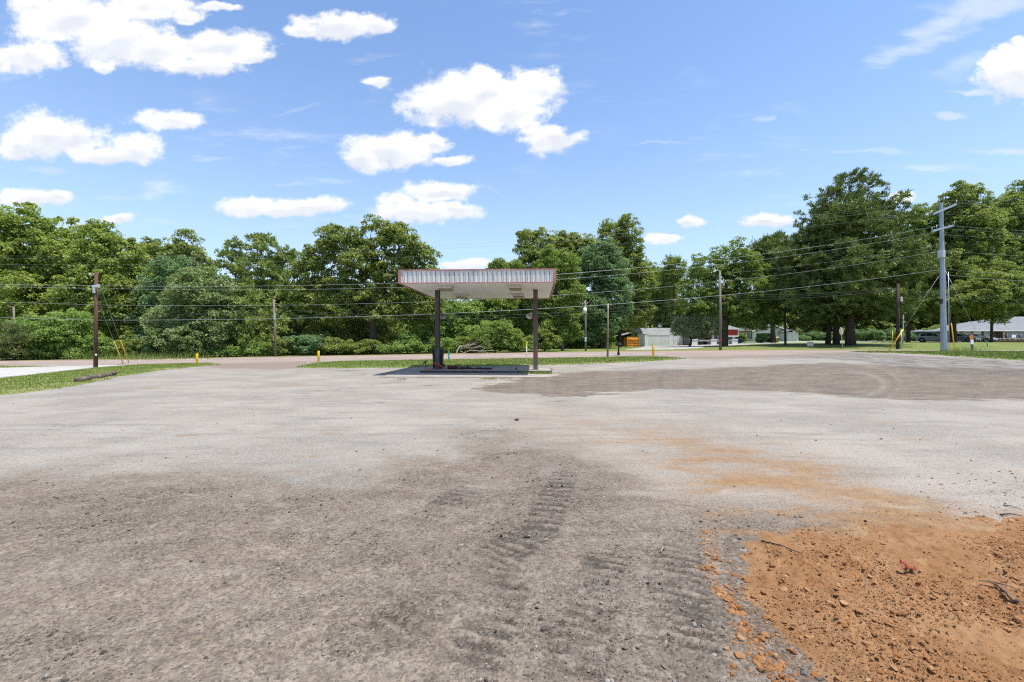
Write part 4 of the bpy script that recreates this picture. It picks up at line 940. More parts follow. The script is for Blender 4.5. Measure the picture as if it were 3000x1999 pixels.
for (a, b) in ((U0, V0), (U1, V0), (U1, V1), (U0, V1)):
    s = 1 if a == U0 else -1; t = 1 if b == V0 else -1
    mb.box(min(a - s * .03, a + s * .10), min(b - t * .034, b - t * .028), ZS + .03, max(a - s * .03, a + s * .10), max(b - t * .034, b - t * .028) , ZT - .03)
    mb.box(min(a - s * .036, a - s * .03), min(b - t * .034, b + t * .10), ZS + .03, max(a - s * .036, a - s * .03), max(b - t * .034, b + t * .10), ZT - .03)
mb.build('trim', M['red_trim'], can)
MB().box(U0 + .07, V0 + .07, ZS + .004, U1 - .07, V1 - .07, ZS + .05).build('soffit', M['soffit'], can)
MB().box(U0 + .06, V0 + .06, ZT - .12, U1 - .06, V1 - .06, ZT - .04).build('roof', M['steel_light'], can)
for (u, v) in ((-1.72, -1.62), (1.58, -1.6), (-1.62, 2.3), (1.6, 2.3)):
    fx = MB().bbox(u - .31, v - .5, ZS - .15, u + .31, v + .5, ZS + .003, .02).build('light_fixture', M['fixture'], can)
    MB().bbox(u - .27, v - .46, ZS - .185, u + .27, v + .46, ZS - .151, .012).build('lens', M['lens'], fx)
for u, mat in ((-2.47, 'column'), (2.52, 'column_red')):
    mb = MB(); w, dp, t = .112, .125, .018
    mb.prism([(u - w, -dp), (u + w, -dp), (u + w, -dp + t), (u + t / 2, -dp + t), (u + t / 2, dp - t), (u + w, dp - t), (u + w, dp), (u - w, dp), (u - w, dp - t), (u - t / 2, dp - t), (u - t / 2, -dp + t), (u - w, -dp + t)], 2, .135, ZS + .003)
    mb.box(u - .17, -.18, .132, u + .17, .18, .15)
    mb.build('column', M[mat], can)
for u, s in ((-2.47, 1), (2.52, -1)):
    mb = MB(); c = Vector((u + s * .13, .05, 2.98 if s > 0 else 2.97))
    mb.tube([c, c + Vector((s * .06, -.02, .0))], [.03, .03], 8)
    b = c + Vector((s * .06, -.02, 0))
    mb.tube([b + Vector((0, 0, .02)), b + Vector((s * .04, -.07, -.03)), b + Vector((s * .10, -.20, -.12)), b + Vector((s * .13, -.27, -.17))], [.04, .055, .11, .16], 12, cap=False)
    mb.build('horn_speaker', pm('horn_speaker', (.36, .31, .29), (.28, .23, .21), 4, .7, .05) if s > 0 else M['fixture'], can, fix=False)
mb = MB(); mb.tube([(-2.34, -.05, 1.9), (-2.2, -.08, 1.97), (-2.16, -.08, 1.94)], .012, 6); mb.build('bracket', M['steel_grey'], can)

isl = thing('pump_island', 'low concrete pump island with a dark tarred edge under the canopy', 'island', (CX, CY, float(zg(CX, CY))), CR)
def round_rect(x0, y0, x1, y1, r, n=6):
    out = []
    for cx, cy, a0 in ((x1 - r, y1 - r, 0), (x0 + r, y1 - r, 90), (x0 + r, y0 + r, 180), (x1 - r, y0 + r, 270)):
        for i in range(n + 1):
            a = math.radians(a0 + 90 * i / n); out.append((cx + r * math.cos(a), cy + r * math.sin(a)))
    return out
MB().prism(round_rect(-3.2, -.86, 3.32, 1.0, .18), 2, -.1, .118).build('edge_band', M['edge_dark'], isl)
MB().prism(round_rect(-3.16, -.82, 3.28, .96, .16), 2, .1, .132).build('top', M['concrete'], isl)
ap = MB().prism([(-4.3, -3.4), (3.05, -3.3), (3.6, -2.2), (3.7, 2.6), (-4.2, 2.8)], 2, -.08, .012).build('concrete_apron', M['concrete'], None, (CX, CY, float(zg(CX, CY))))
ap.rotation_euler = (0, 0, CR); tag(ap, kind='structure')
cm = Matrix.Translation((CX, CY, float(zg(CX, CY)))) @ Matrix.Rotation(CR, 4, 'Z')
def loc(u, v, z=.132): return cm @ Vector((u, v, z))

# ---- things standing on the island
bn = thing('trash_bin', 'tall black wheeled trash bin behind the left canopy column', 'trash bin', loc(-2.56, .55), CR + .1)
mb = MB()
def taper(mb, w0, d0, w1, d1, z0, z1, mi=0):
    v = [(-w0, -d0, z0), (w0, -d0, z0), (w0, d0, z0), (-w0, d0, z0), (-w1, -d1, z1), (w1, -d1, z1), (w1, d1, z1), (-w1, d1, z1)]
    return mb.add(v, [(0, 3, 2, 1), (4, 5, 6, 7), (0, 1, 5, 4), (1, 2, 6, 5), (2, 3, 7, 6), (3, 0, 4, 7)], mi)
taper(mb, .22, .24, .275, .31, .04, .93); mb.bbox(-.3, -.335, .90, .3, .335, .95, .015)
for i in (-1, 0, 1): mb.box(i * .14 - .012, -.30, .2, i * .14 + .012, -.262, .8)
mb.build('body', M['black_plastic'], bn)
MB().bbox(-.31, -.35, .952, .31, .34, 1.0, .03).build('lid', M['black_plastic'], bn)
MB().tube([(-.24, .36, .96), (-.24, .42, .98), (.24, .42, .98), (.24, .36, .96)], .016, 8).build('handle', M['black_plastic'], bn)
for s in (-1, 1): MB().tube([(s * .24, .26, .12), (s * .30, .26, .12)], .12, 16).build('wheel', M['black_plastic'], bn)
M['strap'] = pm('orange_strap', (.75, .14, .05), (.65, .10, .04), 8, .6, 0)
mb = MB(); pts = []
for i in range(41):
    a = i / 40 * 2 * math.pi; pts.append(loc(-2.44 + .27 * math.cos(a), .06 + .27 * math.sin(a), .30 + .15 * math.cos(a + 2.4) + .02 * math.sin(3 * a)))
mb.tube(pts, .02, 6)
mb.tube([pts[20], loc(-2.75, -.25, .26), loc(-2.74, -.3, .17), loc(-2.85, -.33, .145), loc(-3.02, -.3, .145)], .018, 6)
tag(mb.build('strap', M['strap']), 'orange ratchet strap looped around the foot of the left canopy column', 'strap')
M['carpet_red'] = pm('maroon_carpet', (.10, .022, .024), (.06, .014, .016), 12, .95, .5)
M['carpet_dark'] = pm('dark_carpet', (.03, .026, .027), (.05, .044, .044), 12, .95, .5)
def roll(label, u0, u1, r, mat, v=.1, cat='carpet roll', amp=.25, seed=0):
    rg = np.random.RandomState(seed); mb = MB(); n = 14; pts = []; rad = []
    for i in range(n):
        k = i / (n - 1); q = r * (1 + amp * (rg.rand() - .5) * 2) * (.75 if i in (0, n - 1) else 1)
        pts.append(loc(u0 + (u1 - u0) * k, v + .05 * rg.randn() * amp * 2, .13 + q * .92)); rad.append(q)
    mb.tube(pts, rad, 12)
    for e, s in ((0, -1), (-1, 1)):
        c = pts[e]; mb.tube([c + Vector((s * .004, 0, 0)), c + Vector((s * .02, 0, 0))], [rad[e] * .55, rad[e] * .5], 10)
    return tag(mb.build('carpet_roll', M[mat]), label, cat, 'carpet rolls on the island')
roll('tidy maroon carpet roll lying right beside the black bin', -1.98, -1.45, .085, 'carpet_red', .15, seed=1, amp=.06)
roll('crumpled maroon carpet piece in the middle of the row on the island', -1.38, -.62, .062, 'carpet_red', .1, seed=2, amp=.45)
roll('thin dark grey carpet roll, farthest from the bin', -.55, .28, .05, 'carpet_dark', .1, seed=3, amp=.3)
st = MB().tube([loc(1.55, -.1, .125), loc(1.55, -.1, .22)], .035, 10).tube([loc(1.55, -.1, .22), loc(1.55, -.1, .24)], .05, 10)
tag(st.build('pipe_stub', M['black_plastic']), 'short black capped pipe stub on the island near its sunlit end', 'pipe')
for i, (u, v) in enumerate(((-1.45, -.55), (.05, -.55))):
    mb = MB(); p = loc(u, v, .133)
    mb.add([p + Vector((math.cos(a) * .2 * (1 + .3 * math.sin(3 * a + i)), math.sin(a) * .12, 0)) for a in [k * math.pi / 5 for k in range(10)]] + [p + Vector((math.cos(a) * .15, math.sin(a) * .08, .018)) for a in [k * math.pi / 5 for k in range(10)]], [tuple(range(10, 20))] + [(k, (k + 1) % 10, 10 + (k + 1) % 10, 10 + k) for k in range(10)])
    tag(mb.build('cover_plate', M['rust_pipe']), ['rusty cover plate on the island below the maroon carpet', 'rusty cover plate on the island below the grey carpet roll'][i], 'cover plate', 'cover plates on the island')
wt = thing('water_spigot', 'small rusty water spigot on a thin pipe left of the bin', 'spigot', B(1246, 24.3))
MB().tube([(0, 0, -.1), (0, 0, .40)], .018, 8).build('pipe', M['wood_dark'], wt)
mb = MB(); mb.tube([(0, 0, .38), (0, 0, .52)], [.035, .045], 8); mb.tube([(0, 0, .44), (-.08, 0, .42), (-.12, 0, .36)], [.03, .026, .024], 8); mb.tube([(0, 0, .5), (.04, 0, .54), (.11, 0, .53), (.12, 0, .48)], .018, 6)
mb.build('tap', pm('rusty_tap', (.09, .035, .025), (.05, .03, .03), 9, .8, .2), wt)

# tufts of weeds
def tuft(label, px, py, n, h, spread, flat=1):
    c = G(px, py); rg = np.random.RandomState(int(px)); mbx = []; tn = []
    for i in range(n):
        x, y = c.x + rg.randn() * spread, c.y + rg.randn() * spread * .35; z = float(zg(x, y)); a = rg.rand() * 6.28; hh = h * (.5 + rg.rand()); ww = .012 + .012 * rg.rand()
        mbx += [(x - math.cos(a) * ww, y, z), (x + math.cos(a) * ww, y, z), (x + rg.randn() * hh * .5, y + rg.randn() * hh * .3, z + hh)]
        tn += [np.clip(.5 + .25 * rg.randn(), 0, 1)] * 3
    o = mesh_np('weeds', np.array(mbx), [np.arange(3 * n).reshape(-1, 3)], M['blade'], attrs={'tint': ('FLOAT', np.array(tn))})
    tag(o, kind='stuff'); o['label'] = label
tuft('weeds along the foot of the island', 1580, 1097, 260, .13, .42); tuft('weeds at the front of the apron', 1440, 1112, 70, .09, .2); tuft('weeds at the apron front', 1480, 1112, 24, .08, .15); tuft('weeds by the left corner of the apron', 1178, 1113, 24, .07, .15); tuft('weeds at the right end of the island', 1612, 1086, 30, .12, .06)
tuft('weeds beside the grey steel pole', 2840, 1032, 260, .45, .9); tuft('weeds at the foot of the guy sleeve', 2800, 1031, 120, .4, .4); tuft('tall grass by the guy sleeves', 340, 1052, 500, .55, 2.2); tuft('tall grass by the broken pole', 470, 1054, 500, .6, 2.4)

# ================================================================== POLES, WIRES
def rope(mb, a, b, sag, r, n=22, k=5):
    pts = []
    for i in range(n + 1):
        t = i / n; p = a.lerp(b, t); p.z -= 4 * sag * t * (1 - t); pts.append(p)
    mb.tube(pts, r, k)
def sag_for(a, b, px, py):
    lo, hi = 0.0, 1.0
    f = lambda t: 1500 + F * (a.x + (b.x - a.x) * t) / (a.y + (b.y - a.y) * t) - px
    if f(0) > f(1): lo, hi = 1.0, 0.0
    for _ in range(40):
        m_ = (lo + hi) / 2
        if f(m_) < 0: lo = m_
        else: hi = m_
    t = (lo + hi) / 2; q = a.lerp(b, t); z = H - (py - 1000) / F * q.y
    return (q.z - z) / max(.05, 4 * t * (1 - t))
def wire(label, a, b, mid, r=.022, mat='wire', group=None):
    mb = MB(); s = sag_for(a, b, *mid) if isinstance(mid, tuple) else mid
    rope(mb, a, b, max(0.0, s), r * .33)
    return tag(mb.build('power_line', M[mat], fix=False), label, 'cable', group)

gA = G(280, 1079); YA = gA.y
gI = G(2766, 1031); YI = gI.y
def pole_shape(t, base, Y, tx, ty, r0, r1, mat, n=12, sides=None, sub=.3):
    top = P(tx, ty, Y) - base
    mb = MB(); mb.tube([(0, 0, -sub), tuple(top * .5), tuple(top)], [r0, (r0 + r1) / 2, r1], n, sm=(n > 8)); mb.build('post', M[mat], t); return top
def Pl(base, px, py, Y): return P(px, py, Y) - base

pA = thing('utility_pole', 'brown wooden utility pole on the grass left of the lot', 'utility pole', gA, 0, 'wooden utility poles')
pole_shape(pA, gA, YA, 282, 799, .125, .10, 'wood_brown')
a = Pl(gA, 282, 838, YA); mb = MB(); mb.box(a.x - .14, -.17, a.z - .12, a.x + .36, -.12, a.z + .02); mb.box(a.x - .1, -.16, a.z - .5, a.x + .06, -.12, a.z + .03); mb.tube([(a.x + .1, -.15, a.z + .08), (a.x + .36, -.15, a.z + .04)], .02, 6); mb.build('bracket', M['steel_light'], pA)
a = Pl(gA, 276, 804, YA); mb = MB(); mb.tube([(a.x + .1, 0, a.z), (a.x - .28, 0, a.z - .05)], .03, 6); mb.tube([(a.x - .28, 0, a.z - .12), (a.x - .28, 0, a.z + .03)], .06, 8); mb.build('insulator', M['insulator'], pA)
a = Pl(gA, 284, 1040, YA); MB().box(a.x + .0, -.14, a.z - .06, a.x + .09, -.10, a.z + .06).build('tag', M['white_paint'], pA)
def guy(label, a, gx_, gy_, t_sleeve, r=.009, sleeve=.034, group='guy wires of the poles'):
    b = G(gx_, gy_); e = thing('guy_wire', label, 'guy wire', b, 0, group)
    ra = a - b; mb = MB(); mb.tube([(0, 0, -.05), tuple(ra)], r, 5); mb.build('cable', M['wire_alu'], e)
    if t_sleeve:
        MB().tube([tuple(ra * .01), tuple(ra * t_sleeve)], sleeve, 8).build('sleeve', M['yellow'], e)
    return e
guy('upper guy wire of the brown pole with a pale yellow sleeve', P(287, 822, YA), 378, 1064, .31)
guy('lower guy wire of the brown pole with a bright yellow sleeve', P(286, 880, YA), 361, 1068, .385)

pI = thing('steel_pole', 'tall grey many-sided steel power pole on the grass at right', 'utility pole', gI)
topI = pole_shape(pI, gI, YI, 2757, 597, .262, .14, 'steel_grey', 8)
z0 = .0
MB().tube([(0, 0, -.1), (0, 0, .12)], .285, 8, sm=False).build('base_sleeve', M['edge_dark'], pI)
a = Pl(gI, 2757, 745, YI); MB().tube([(a.x + .02, 0, a.z - .34), (a.x + .02, 0, a.z + .34)], .285, 10, sm=False).build('control_box', M['steel_light'], pI)
mb = MB(); a = Pl(gI, 2720, 633, YI); b = Pl(gI, 2793, 602, YI); a.y = -.5; b.y = -.25; mb.beam(a, b, .14, .16); mb.build('crossarm', M['steel_grey'], pI)
mb = MB(); a = Pl(gI, 2716, 682, YI); b = Pl(gI, 2787, 663, YI); a.y = -.5; b.y = -.2; mb.beam(a, b, .15, .17); mb.build('crossarm', M['steel_grey'], pI)
for px, py in ((2720, 626), (2793, 595), (2757, 588), (2722, 672), (2735, 668), (2787, 656)):
    c = Pl(gI, px, py, YI); c.y = -.3
    mb = MB(); mb.tube([c + Vector((0, 0, -.12)), c + Vector((0, 0, .16))], [.05, .035], 8); mb.build('insulator', M['insulator'], pI)
mb = MB(); c = Pl(gI, 2768, 880, YI); mb.tube([(c.x + .1, -.24, c.z + 2.6), (c.x + .12, -.26, c.z), (.2, -.28, 0)], .03, 6); mb.build('conduit', M['steel_light'], pI)
c = Pl(gI, 2755, 884, YI); MB().bbox(c.x - .2, -.3, c.z - .22, c.x - .02, -.1, c.z + .2, .02).build('meter_box', M['black_plastic'], pI)
guy('left guy wire of the grey steel pole with a long yellow sleeve', P(2753, 806, YI), 2603, 1031, .30, .013, .045)
guy('near-vertical guy wire of the grey steel pole with a yellow sleeve', P(2767, 790, YI), 2797, 1029, .345, .013, .045)
guy('right guy wire of the grey steel pole without any sleeve', P(2768, 790, YI), 2890, 1031, 0, .011)

WG = 'wires between the brown pole and the steel pole'
ys = lambda px, py: P(px, py, YI)
yl = lambda px, py: P(px, py, YA)
main = [('upper of two close wires at canopy roof height', 838, (2722, 668), (1160, 830), 828, (0, 827), .034), ('lower of two close wires at canopy roof height', 846, (2735, 682), (1160, 843), 836, (0, 833), .026),
        ('wire third from the top, crossing behind the canopy soffit', 894, (2755, 737), (1160, 888), 868, (0, 880), .024), ('lowest long wire, crossing behind the canopy columns', 939, (2755, 791), (1160, 925), 915, (0, 929), .036)]
for lab, yA, (ix, iy), mid, yL, midL, r in main:
    wire(lab + ', brown pole to steel pole', yl(283, yA), ys(ix, iy), mid, r, 'wire_alu', WG)
for lab, yA, yL, midL, r in (('upper wire leaving the brown pole to the left', 838, 826, (0, 827), .034), ('second wire leaving the brown pole to the left', 846, 830, (0, 833), .026), ('third wire leaving the brown pole to the left', 894, 868, (0, 880), .022), ('fourth wire leaving the brown pole to the left', 939, 915, (0, 929), .03)):
    wire(lab, yl(281, yA), P(-620, yL, YA - 2), midL, r, 'wire_alu', 'wires left of the brown pole')
wire('slack thin wire rising from the brown pole top to the left', yl(276, 806), P(-620, 700, YA - 2), (60, 775), .014, 'wire', 'wires left of the brown pole')
wire('slack thin wire crossing below the brown pole bracket', yl(281, 850), P(-620, 880, YA + 8), (100, 888), .014, 'wire', 'wires left of the brown pole')
for i, (lab, (ix, iy), mid, y0) in enumerate((('top left conductor on the upper steel crossarm', (2720, 626), (500, 775), 745), ('conductor on the tip of the steel pole', (2757, 588), (500, 749), 722), ('top right conductor on the upper steel crossarm', (2793, 597), (500, 757), 730))):
    wire(lab + ', running far left', P(-900, y0, 44), ys(ix, iy), mid, .013, 'wire_alu', 'thin top wires')
for lab, (ix, iy), mid, yR, r in (('highest thin wire right of the steel pole', (2793, 597), (3000, 597), 600, .013), ('second thin wire right of the steel pole', (2757, 588), (3000, 592), 592, .013), ('third thin wire right of the steel pole', (2720, 626), (3000, 637), 630, .013), ('fourth wire right of the steel pole', (2787, 662), (3000, 677), 685, .028), ('fifth wire right of the steel pole', (2778, 671), (3000, 686), 694, .022), ('sixth wire right of the steel pole', (2760, 688), (3000, 702), 708, .02),
                                 ('seventh wire right of the steel pole', (2765, 735), (3000, 752), 764, .024), ('eighth wire right of the steel pole', (2763, 789), (3000, 808), 822, .026), ('lowest wire right of the steel pole', (2766, 806), (3000, 825), 836, .034)):
    wire(lab, ys(ix, iy), P(3700, yR, YI + 3), mid, r, 'wire_alu', 'wires right of the steel pole')

def wpole(label, px, py, tx, ty, r0, r1, mat, name='utility_pole', Y=None, group='wooden utility poles'):
    g = G(px, py) if Y is None else B(px, Y)
    t = thing(name, label, 'utility pole', g, 0, group); pole_shape(t, g, g.y, tx, ty, r0, r1, mat); return t, g
tB, gB = wpole('leaning thin grey wooden pole across the road before the wood', 809, 1046, 802, 878, .12, .085, 'wood_grey')
c = Pl(gB, 806, 928, gB.y); MB().box(c.x - .02, -.16, c.z - .3, c.x + .1, -.1, c.z + .3).build('tag', M['steel_light'], tB)
tC, gC = wpole('stub of a broken grey pole rising from bushes at far left', 44, 1052, 40, 899, .10, .08, 'wood_grey', Y=46)
tD, gD = wpole('wooden pole carrying a white transformer across the road', 1716, 1026, 1715, 880, .12, .09, 'wood_grey', Y=52)
c = Pl(gD, 1714, 911, gD.y)
tr_ = MB().tube([(c.x - .05, -.3, c.z - .30), (c.x - .05, -.3, c.z + .28)], .2, 14).tube([(c.x - .05, -.3, c.z + .28), (c.x - .05, -.3, c.z + .34)], [.205, .1], 14).build('transformer', M['white_paint'], tD)
MB().tube([(c.x - .12, -.3, c.z + .34), (c.x - .12, -.3, c.z + .5)], [.04, .025], 8).build('bushing', M['insulator'], tr_)
mb = MB(); mb.tube([(c.x - .3, 0, c.z + .75), (c.x + .3, 0, c.z + .8)], .035, 6)
mb.build('crossarm', M['wood_grey'], tD)
for dx, dz in ((-.32, .72), (-.12, .9), (.28, .85)):
    MB().tube([(c.x + dx, -.05, c.z + dz - .1), (c.x + dx + .04, -.05, c.z + dz + .12)], [.05, .04], 8).build('insulator', M['insulator'], tD)
c = Pl(gD, 1715, 995, gD.y); MB().bbox(c.x - .12, -.24, c.z - .25, c.x + .1, -.1, c.z + .2, .02).build('meter_box', M['steel_light'], tD)
tE, gE = wpole('slim rust-stained pole on the grass strip beside the mailbox', 1780, 1049, 1781.5, 890, .085, .055, 'rust_pipe')
c = Pl(gE, 1780, 1010, gE.y); MB().tube([(c.x, 0, c.z - .05), (c.x, 0, c.z + .06)], .1, 12).build('band', pm('rusty_band', (.2, .06, .03), (.28, .1, .05), 9, .8, .2), tE)
tF, gF = wpole('tall grey wooden pole in front of the wide light green maple', 2111, 1026, 2109, 796, .15, .11, 'wood_grey')
c = Pl(gF, 2110, 997, gF.y); MB().box(c.x - .16, -.19, c.z - .08, c.x + .08, -.15, c.z + .1).build('tag', pm('red_tag', (.5, .02, .03), (.4, .02, .03), 3, .6, 0), tF)
tG, gG = wpole('dark wooden pole right of the white house', 2301, 1011, 2299, 853, .15, .11, 'wood_dark')
tH, gH = wpole('dark wooden pole with a grey box left of the steel pole', 2630, 1022, 2631, 832, .18, .13, 'wood_dark')
c = Pl(gH, 2633, 878, gH.y); MB().bbox(c.x + .0, -.3, c.z - .25, c.x + .2, -.12, c.z + .25, .02).build('box', M['steel_light'], tH)
c = Pl(gH, 2637, 1000, gH.y); MB().tube([(c.x, -.15, c.z - .9), (c.x, -.15, c.z + 1.2)], .06, 8).build('conduit', M['steel_light'], tH)
c = Pl(gH, 2634, 991, gH.y); MB().box(c.x - .1, -.24, c.z - .08, c.x + .08, -.19, c.z + .08).build('tag', pm('red_tag_small', (.5, .02, .06), (.4, .02, .05), 3, .6, 0), tH)
gJ = B(2644, 60); tJ = thing('lamp_pole', 'thin grey steel pole just right of the dark wooden pole', 'pole', gJ); pole_shape(tJ, gJ, 60, 2647, 909, .085, .06, 'steel_light')
c = Pl(gJ, 2647, 916, 60); MB().beam((c.x - .35, 0, c.z), (c.x + .35, 0, c.z - .04), .07, .07).build('crossarm', M['steel_light'], tJ)

LG = 'wires along the far side of the road'
wire('upper wire from leaning pole to pole before the maple', P(803, 906, gB.y), P(2110, 865, gF.y), (1600, 919), .03, 'wire', LG)
wire('lower wire from leaning pole to pole before the maple', P(804, 921, gB.y), P(2110, 880, gF.y), (1600, 927), .03, 'wire', LG)
wire('upper wire from the maple pole to the dark right pole', P(2110, 865, gF.y), P(2631, 845, gH.y), (2300, 864), .034, 'wire', LG)
wire('lower wire from the maple pole to the dark right pole', P(2110, 880, gF.y), P(2631, 850, gH.y), (2300, 876), .034, 'wire', LG)
wire('middle wire from the maple pole to the dark right pole', P(2110, 872, gF.y), P(2631, 847, gH.y), (2300, 870), .018, 'wire', LG)
wire('upper wire from the dark pole toward the right edge', P(2631, 846, gH.y), P(3700, 900, gH.y + 2), (3000, 880), .034, 'wire', LG)
wire('lower wire from the dark pole toward the right edge', P(2632, 856, gH.y), P(3700, 912, gH.y + 2), (3000, 893), .03, 'wire', LG)
wire('wire from the leaning grey pole toward the left edge', P(802, 906, gB.y), P(-500, 900, 44), (280, 930), .018, 'wire', LG)
wire('second wire from the leaning grey pole toward the left edge', P(803, 921, gB.y), P(-500, 925, 44), (280, 948), .018, 'wire', LG)
wire('high wire left of the maple pole to the transformer pole', P(1716, 890, gD.y), P(2109, 800, gF.y), (1900, 858), .014, 'wire', LG)
wire('thin wire from the maple pole top to the steel pole', P(2109, 804, gF.y), ys(2755, 722), (2400, 772), .014, 'wire_alu', LG)
wire('black twisted service cable from transformer pole toward the juniper', P(1722, 906, gD.y), P(1990, 926, 80), (1850, 926), .03, 'wire', 'service cables of the white garage')
wire('black slack service cable sagging to the white garage roof', P(1722, 908, gD.y), P(1899, 944, 82), (1819, 962), .03, 'wire', 'service cables of the white garage')
wire('short thin wire from the rust-stained pole to the garage', P(1781, 892, gE.y), P(1990, 945, 80), (1850, 925), .014, 'wire', 'service cables of the white garage')
# ================================================================== SMALL ROADSIDE THINGS
for lab, px, py, top, r, tilt in (('leftmost yellow bollard, at the end of the left grass', 577, 1067, 1037, .085, 0), ('yellow bollard at the left tip of the middle grass strip', 933, 1063, 1029, .085, .008), ('yellow bollard at the right end of the middle grass strip', 1914, 1046, 1012, .085, -.012)):
    g = G(px, py); h = H - (top - 1000) / F * g.y - g.z
    mb = MB(); mb.tube([(0, 0, -.1), (tilt * h, 0, h - .03), (tilt * h, 0, h)], [r, r, r * .8], 14)
    tag(mb.build('bollard', M['yellow'], None, g), lab, 'bollard', 'yellow bollards along the road')
for lab, px, py, rx in (('concrete footing at the leftmost bollard', 600, 1067, .9), ('concrete footing at the bollard of the middle strip', 922, 1064, .5)):
    g = G(px, py); mb = MB(); mb.bbox(-rx, -.3, -.1, rx, .3, .07, .04); tag(mb.build('concrete_block', M['concrete'], None, g), lab, 'concrete block', 'concrete footings')
g = G(1812, 1043); mbx = thing('mailbox', 'black rural mailbox on a black post beside the road', 'mailbox', g, .35)
hh = H - (1004 - 1000) / F * g.y - g.z; q = hh / 1.32
MB().bbox(-.065 * q, -.065 * q, -.1, .065 * q, .065 * q, hh - .25, .01).bbox(-.1 * q, -.1 * q, -.05, .1 * q, .1 * q, .32, .02).build('post', M['black_plastic'], mbx)
mb = MB(); w_ = .13 * q; pr = [(-w_, hh - .26)] + [(w_ * math.cos(math.radians(a)), hh - .12 + .12 * math.sin(math.radians(a))) for a in range(180, -1, -20)] + [(w_, hh - .26)]
mb.prism(pr, 1, -.28, .28); mb.build('box', M['black_plastic'], mbx)
MB().prism([(x * .9, hh - .19 + (z - (hh - .19)) * .85) for x, z in pr], 1, -.30, -.281).build('door', M['edge_dark'], mbx)
MB().box(w_ + .002, -.1, hh - .2, w_ + .02, -.06, hh - .02).build('flag', pm('mailbox_flag', (.3, .03, .03), (.25, .03, .03), 3, .5, 0), mbx)

gd = B(1850, 72); dm = thing('dumpster', 'orange-yellow metal dumpster left of the white garage', 'dumpster', gd, .12)
M['dumpster'] = pm('dumpster_paint', (.62, .29, .025), (.52, .22, .02), 2.0, .55, .1, dirt=(.30, .11, .02), dscale=1.6, damt=.7)
k = 72 / F
w_, h_ = 18 * k, 31 * k
mb = MB(); mb.prism([(-.75, .12), (.8, .12), (.8, h_ * .93), (-.45, h_)], 0, -w_, w_)
for z in (.35, h_ * .45, h_ * .68): mb.box(-w_ - .03, -.80 + z * .1, z, w_ + .03, -.70 + z * .12, z + .09)
for x in (-w_ - .04, w_ - .04): mb.box(x, -.72, .1, x + .08, -.55, h_ * .95)
mb.build('body', M['dumpster'], dm)
mb = MB(); mb.prism([(-.50, h_ + .005), (.82, h_ * .93 + .005), (.82, h_ * .93 + .06), (-.50, h_ + .06)], 0, -w_ - .04, w_ + .04); mb.build('lid', M['black_plastic'], dm)
for s in (-1, 1):
    MB().box(s * w_ + (0 if s > 0 else -.16), -.3, h_ * .35, s * w_ + (.16 if s > 0 else 0), .3, h_ * .52).build('fork_pocket', M['dumpster'], dm)
    for y in (-.5, .55): MB().tube([(s * (w_ - .2) - .04, y, .07), (s * (w_ - .2) + .04, y, .07)], .075, 10).build('wheel', M['black_plastic'], dm)

def post_thing(name, label, cat, px, py, top, r, mat, lean=0, Y=None):
    g = G(px, py) if Y is None else B(px, Y)
    t = thing(name, label, cat, g); h = H - (top - 1000) / F * g.y - g.z
    MB().tube([(0, 0, -.1), (lean * h, 0, h)], r, 8).build('post', M[mat], t); return t, g, h
M['green_sign'] = pm('green_sign', (.02, .22, .13), (.03, .26, .16), 4, .5, 0)
M['orange_sign'] = pm('orange_sign', (.70, .20, .05), (.62, .17, .05), 4, .5, 0)
M['aluminium'] = pm('sign_back', (.44, .40, .30), (.38, .35, .27), 3, .6, .05, .1)
t, g, h = post_thing('road_sign', 'small green sign seen edge-on beyond the black bin', 'sign', 1317, 1063, 1040, .018, 'steel_grey', -.03)
s_ = MB().box(-.16, -.008, h * .35, .16, .008, h * 1.35).build('panel', M['green_sign'], t); s_.rotation_euler = (0, -.04, 1.28); s_.location = (-.03, 0, 0)
t, g, h = post_thing('marker_post', 'slim white marker post with a yellow label left of the right canopy column', 'marker post', 1543, 1063, 1002, .03, 'white_paint')
MB().box(-.055, -.045, h * .80, .055, -.032, h * .99).build('label', M['yellow'], t); MB().box(-.04, .02, h * .78, .04, .035, h).build('cap', M['white_paint'], t)
t, g, h = post_thing('marker_post', 'thin yellow marker rod beside the dark wooden pole', 'marker post', 2615, 1018, 971, .03, 'yellow')
t, g, h = post_thing('marker_post', 'leaning weathered stub post with an orange notice right of the steel pole', 'marker post', 2851, 1031, 984, .10, 'wood_grey', -.16)
p_ = MB().box(-.2, -.125, h * .74, .1, -.11, h * 1.05).build('notice', M['orange_sign'], t); p_.location = (-.16 * h * .9, 0, 0)
p_ = MB().box(-.19, -.127, h * .46, .09, -.112, h * .735).build('notice', M['white_paint'], t); p_.location = (-.16 * h * .7, 0, 0)
t, g, h = post_thing('marker_post', 'short green utility marker on the lawn before the tan house', 'marker post', 2893, 1019, 1000, .04, 'green_sign', -.12, 52)
# stop sign from behind
t, g, h = post_thing('stop_sign', 'eight-sided road sign seen obliquely from behind on a leaning post', 'sign', 2469, 1023, 960, .03, 'steel_light', -.09)
mb = MB(); r_ = .40; oc = [(r_ / math.cos(math.pi / 8) * math.cos(math.radians(22.5 + 45 * i)), r_ / math.cos(math.pi / 8) * math.sin(math.radians(22.5 + 45 * i)) * 1.0) for i in range(8)]
mb.prism(oc, 1, -.006, .006); s_ = mb.build('panel', M['aluminium'], t); s_.location = (-.09 * h * .84, -.045, h * .82); s_.rotation_euler = (0, -.09, math.radians(27))
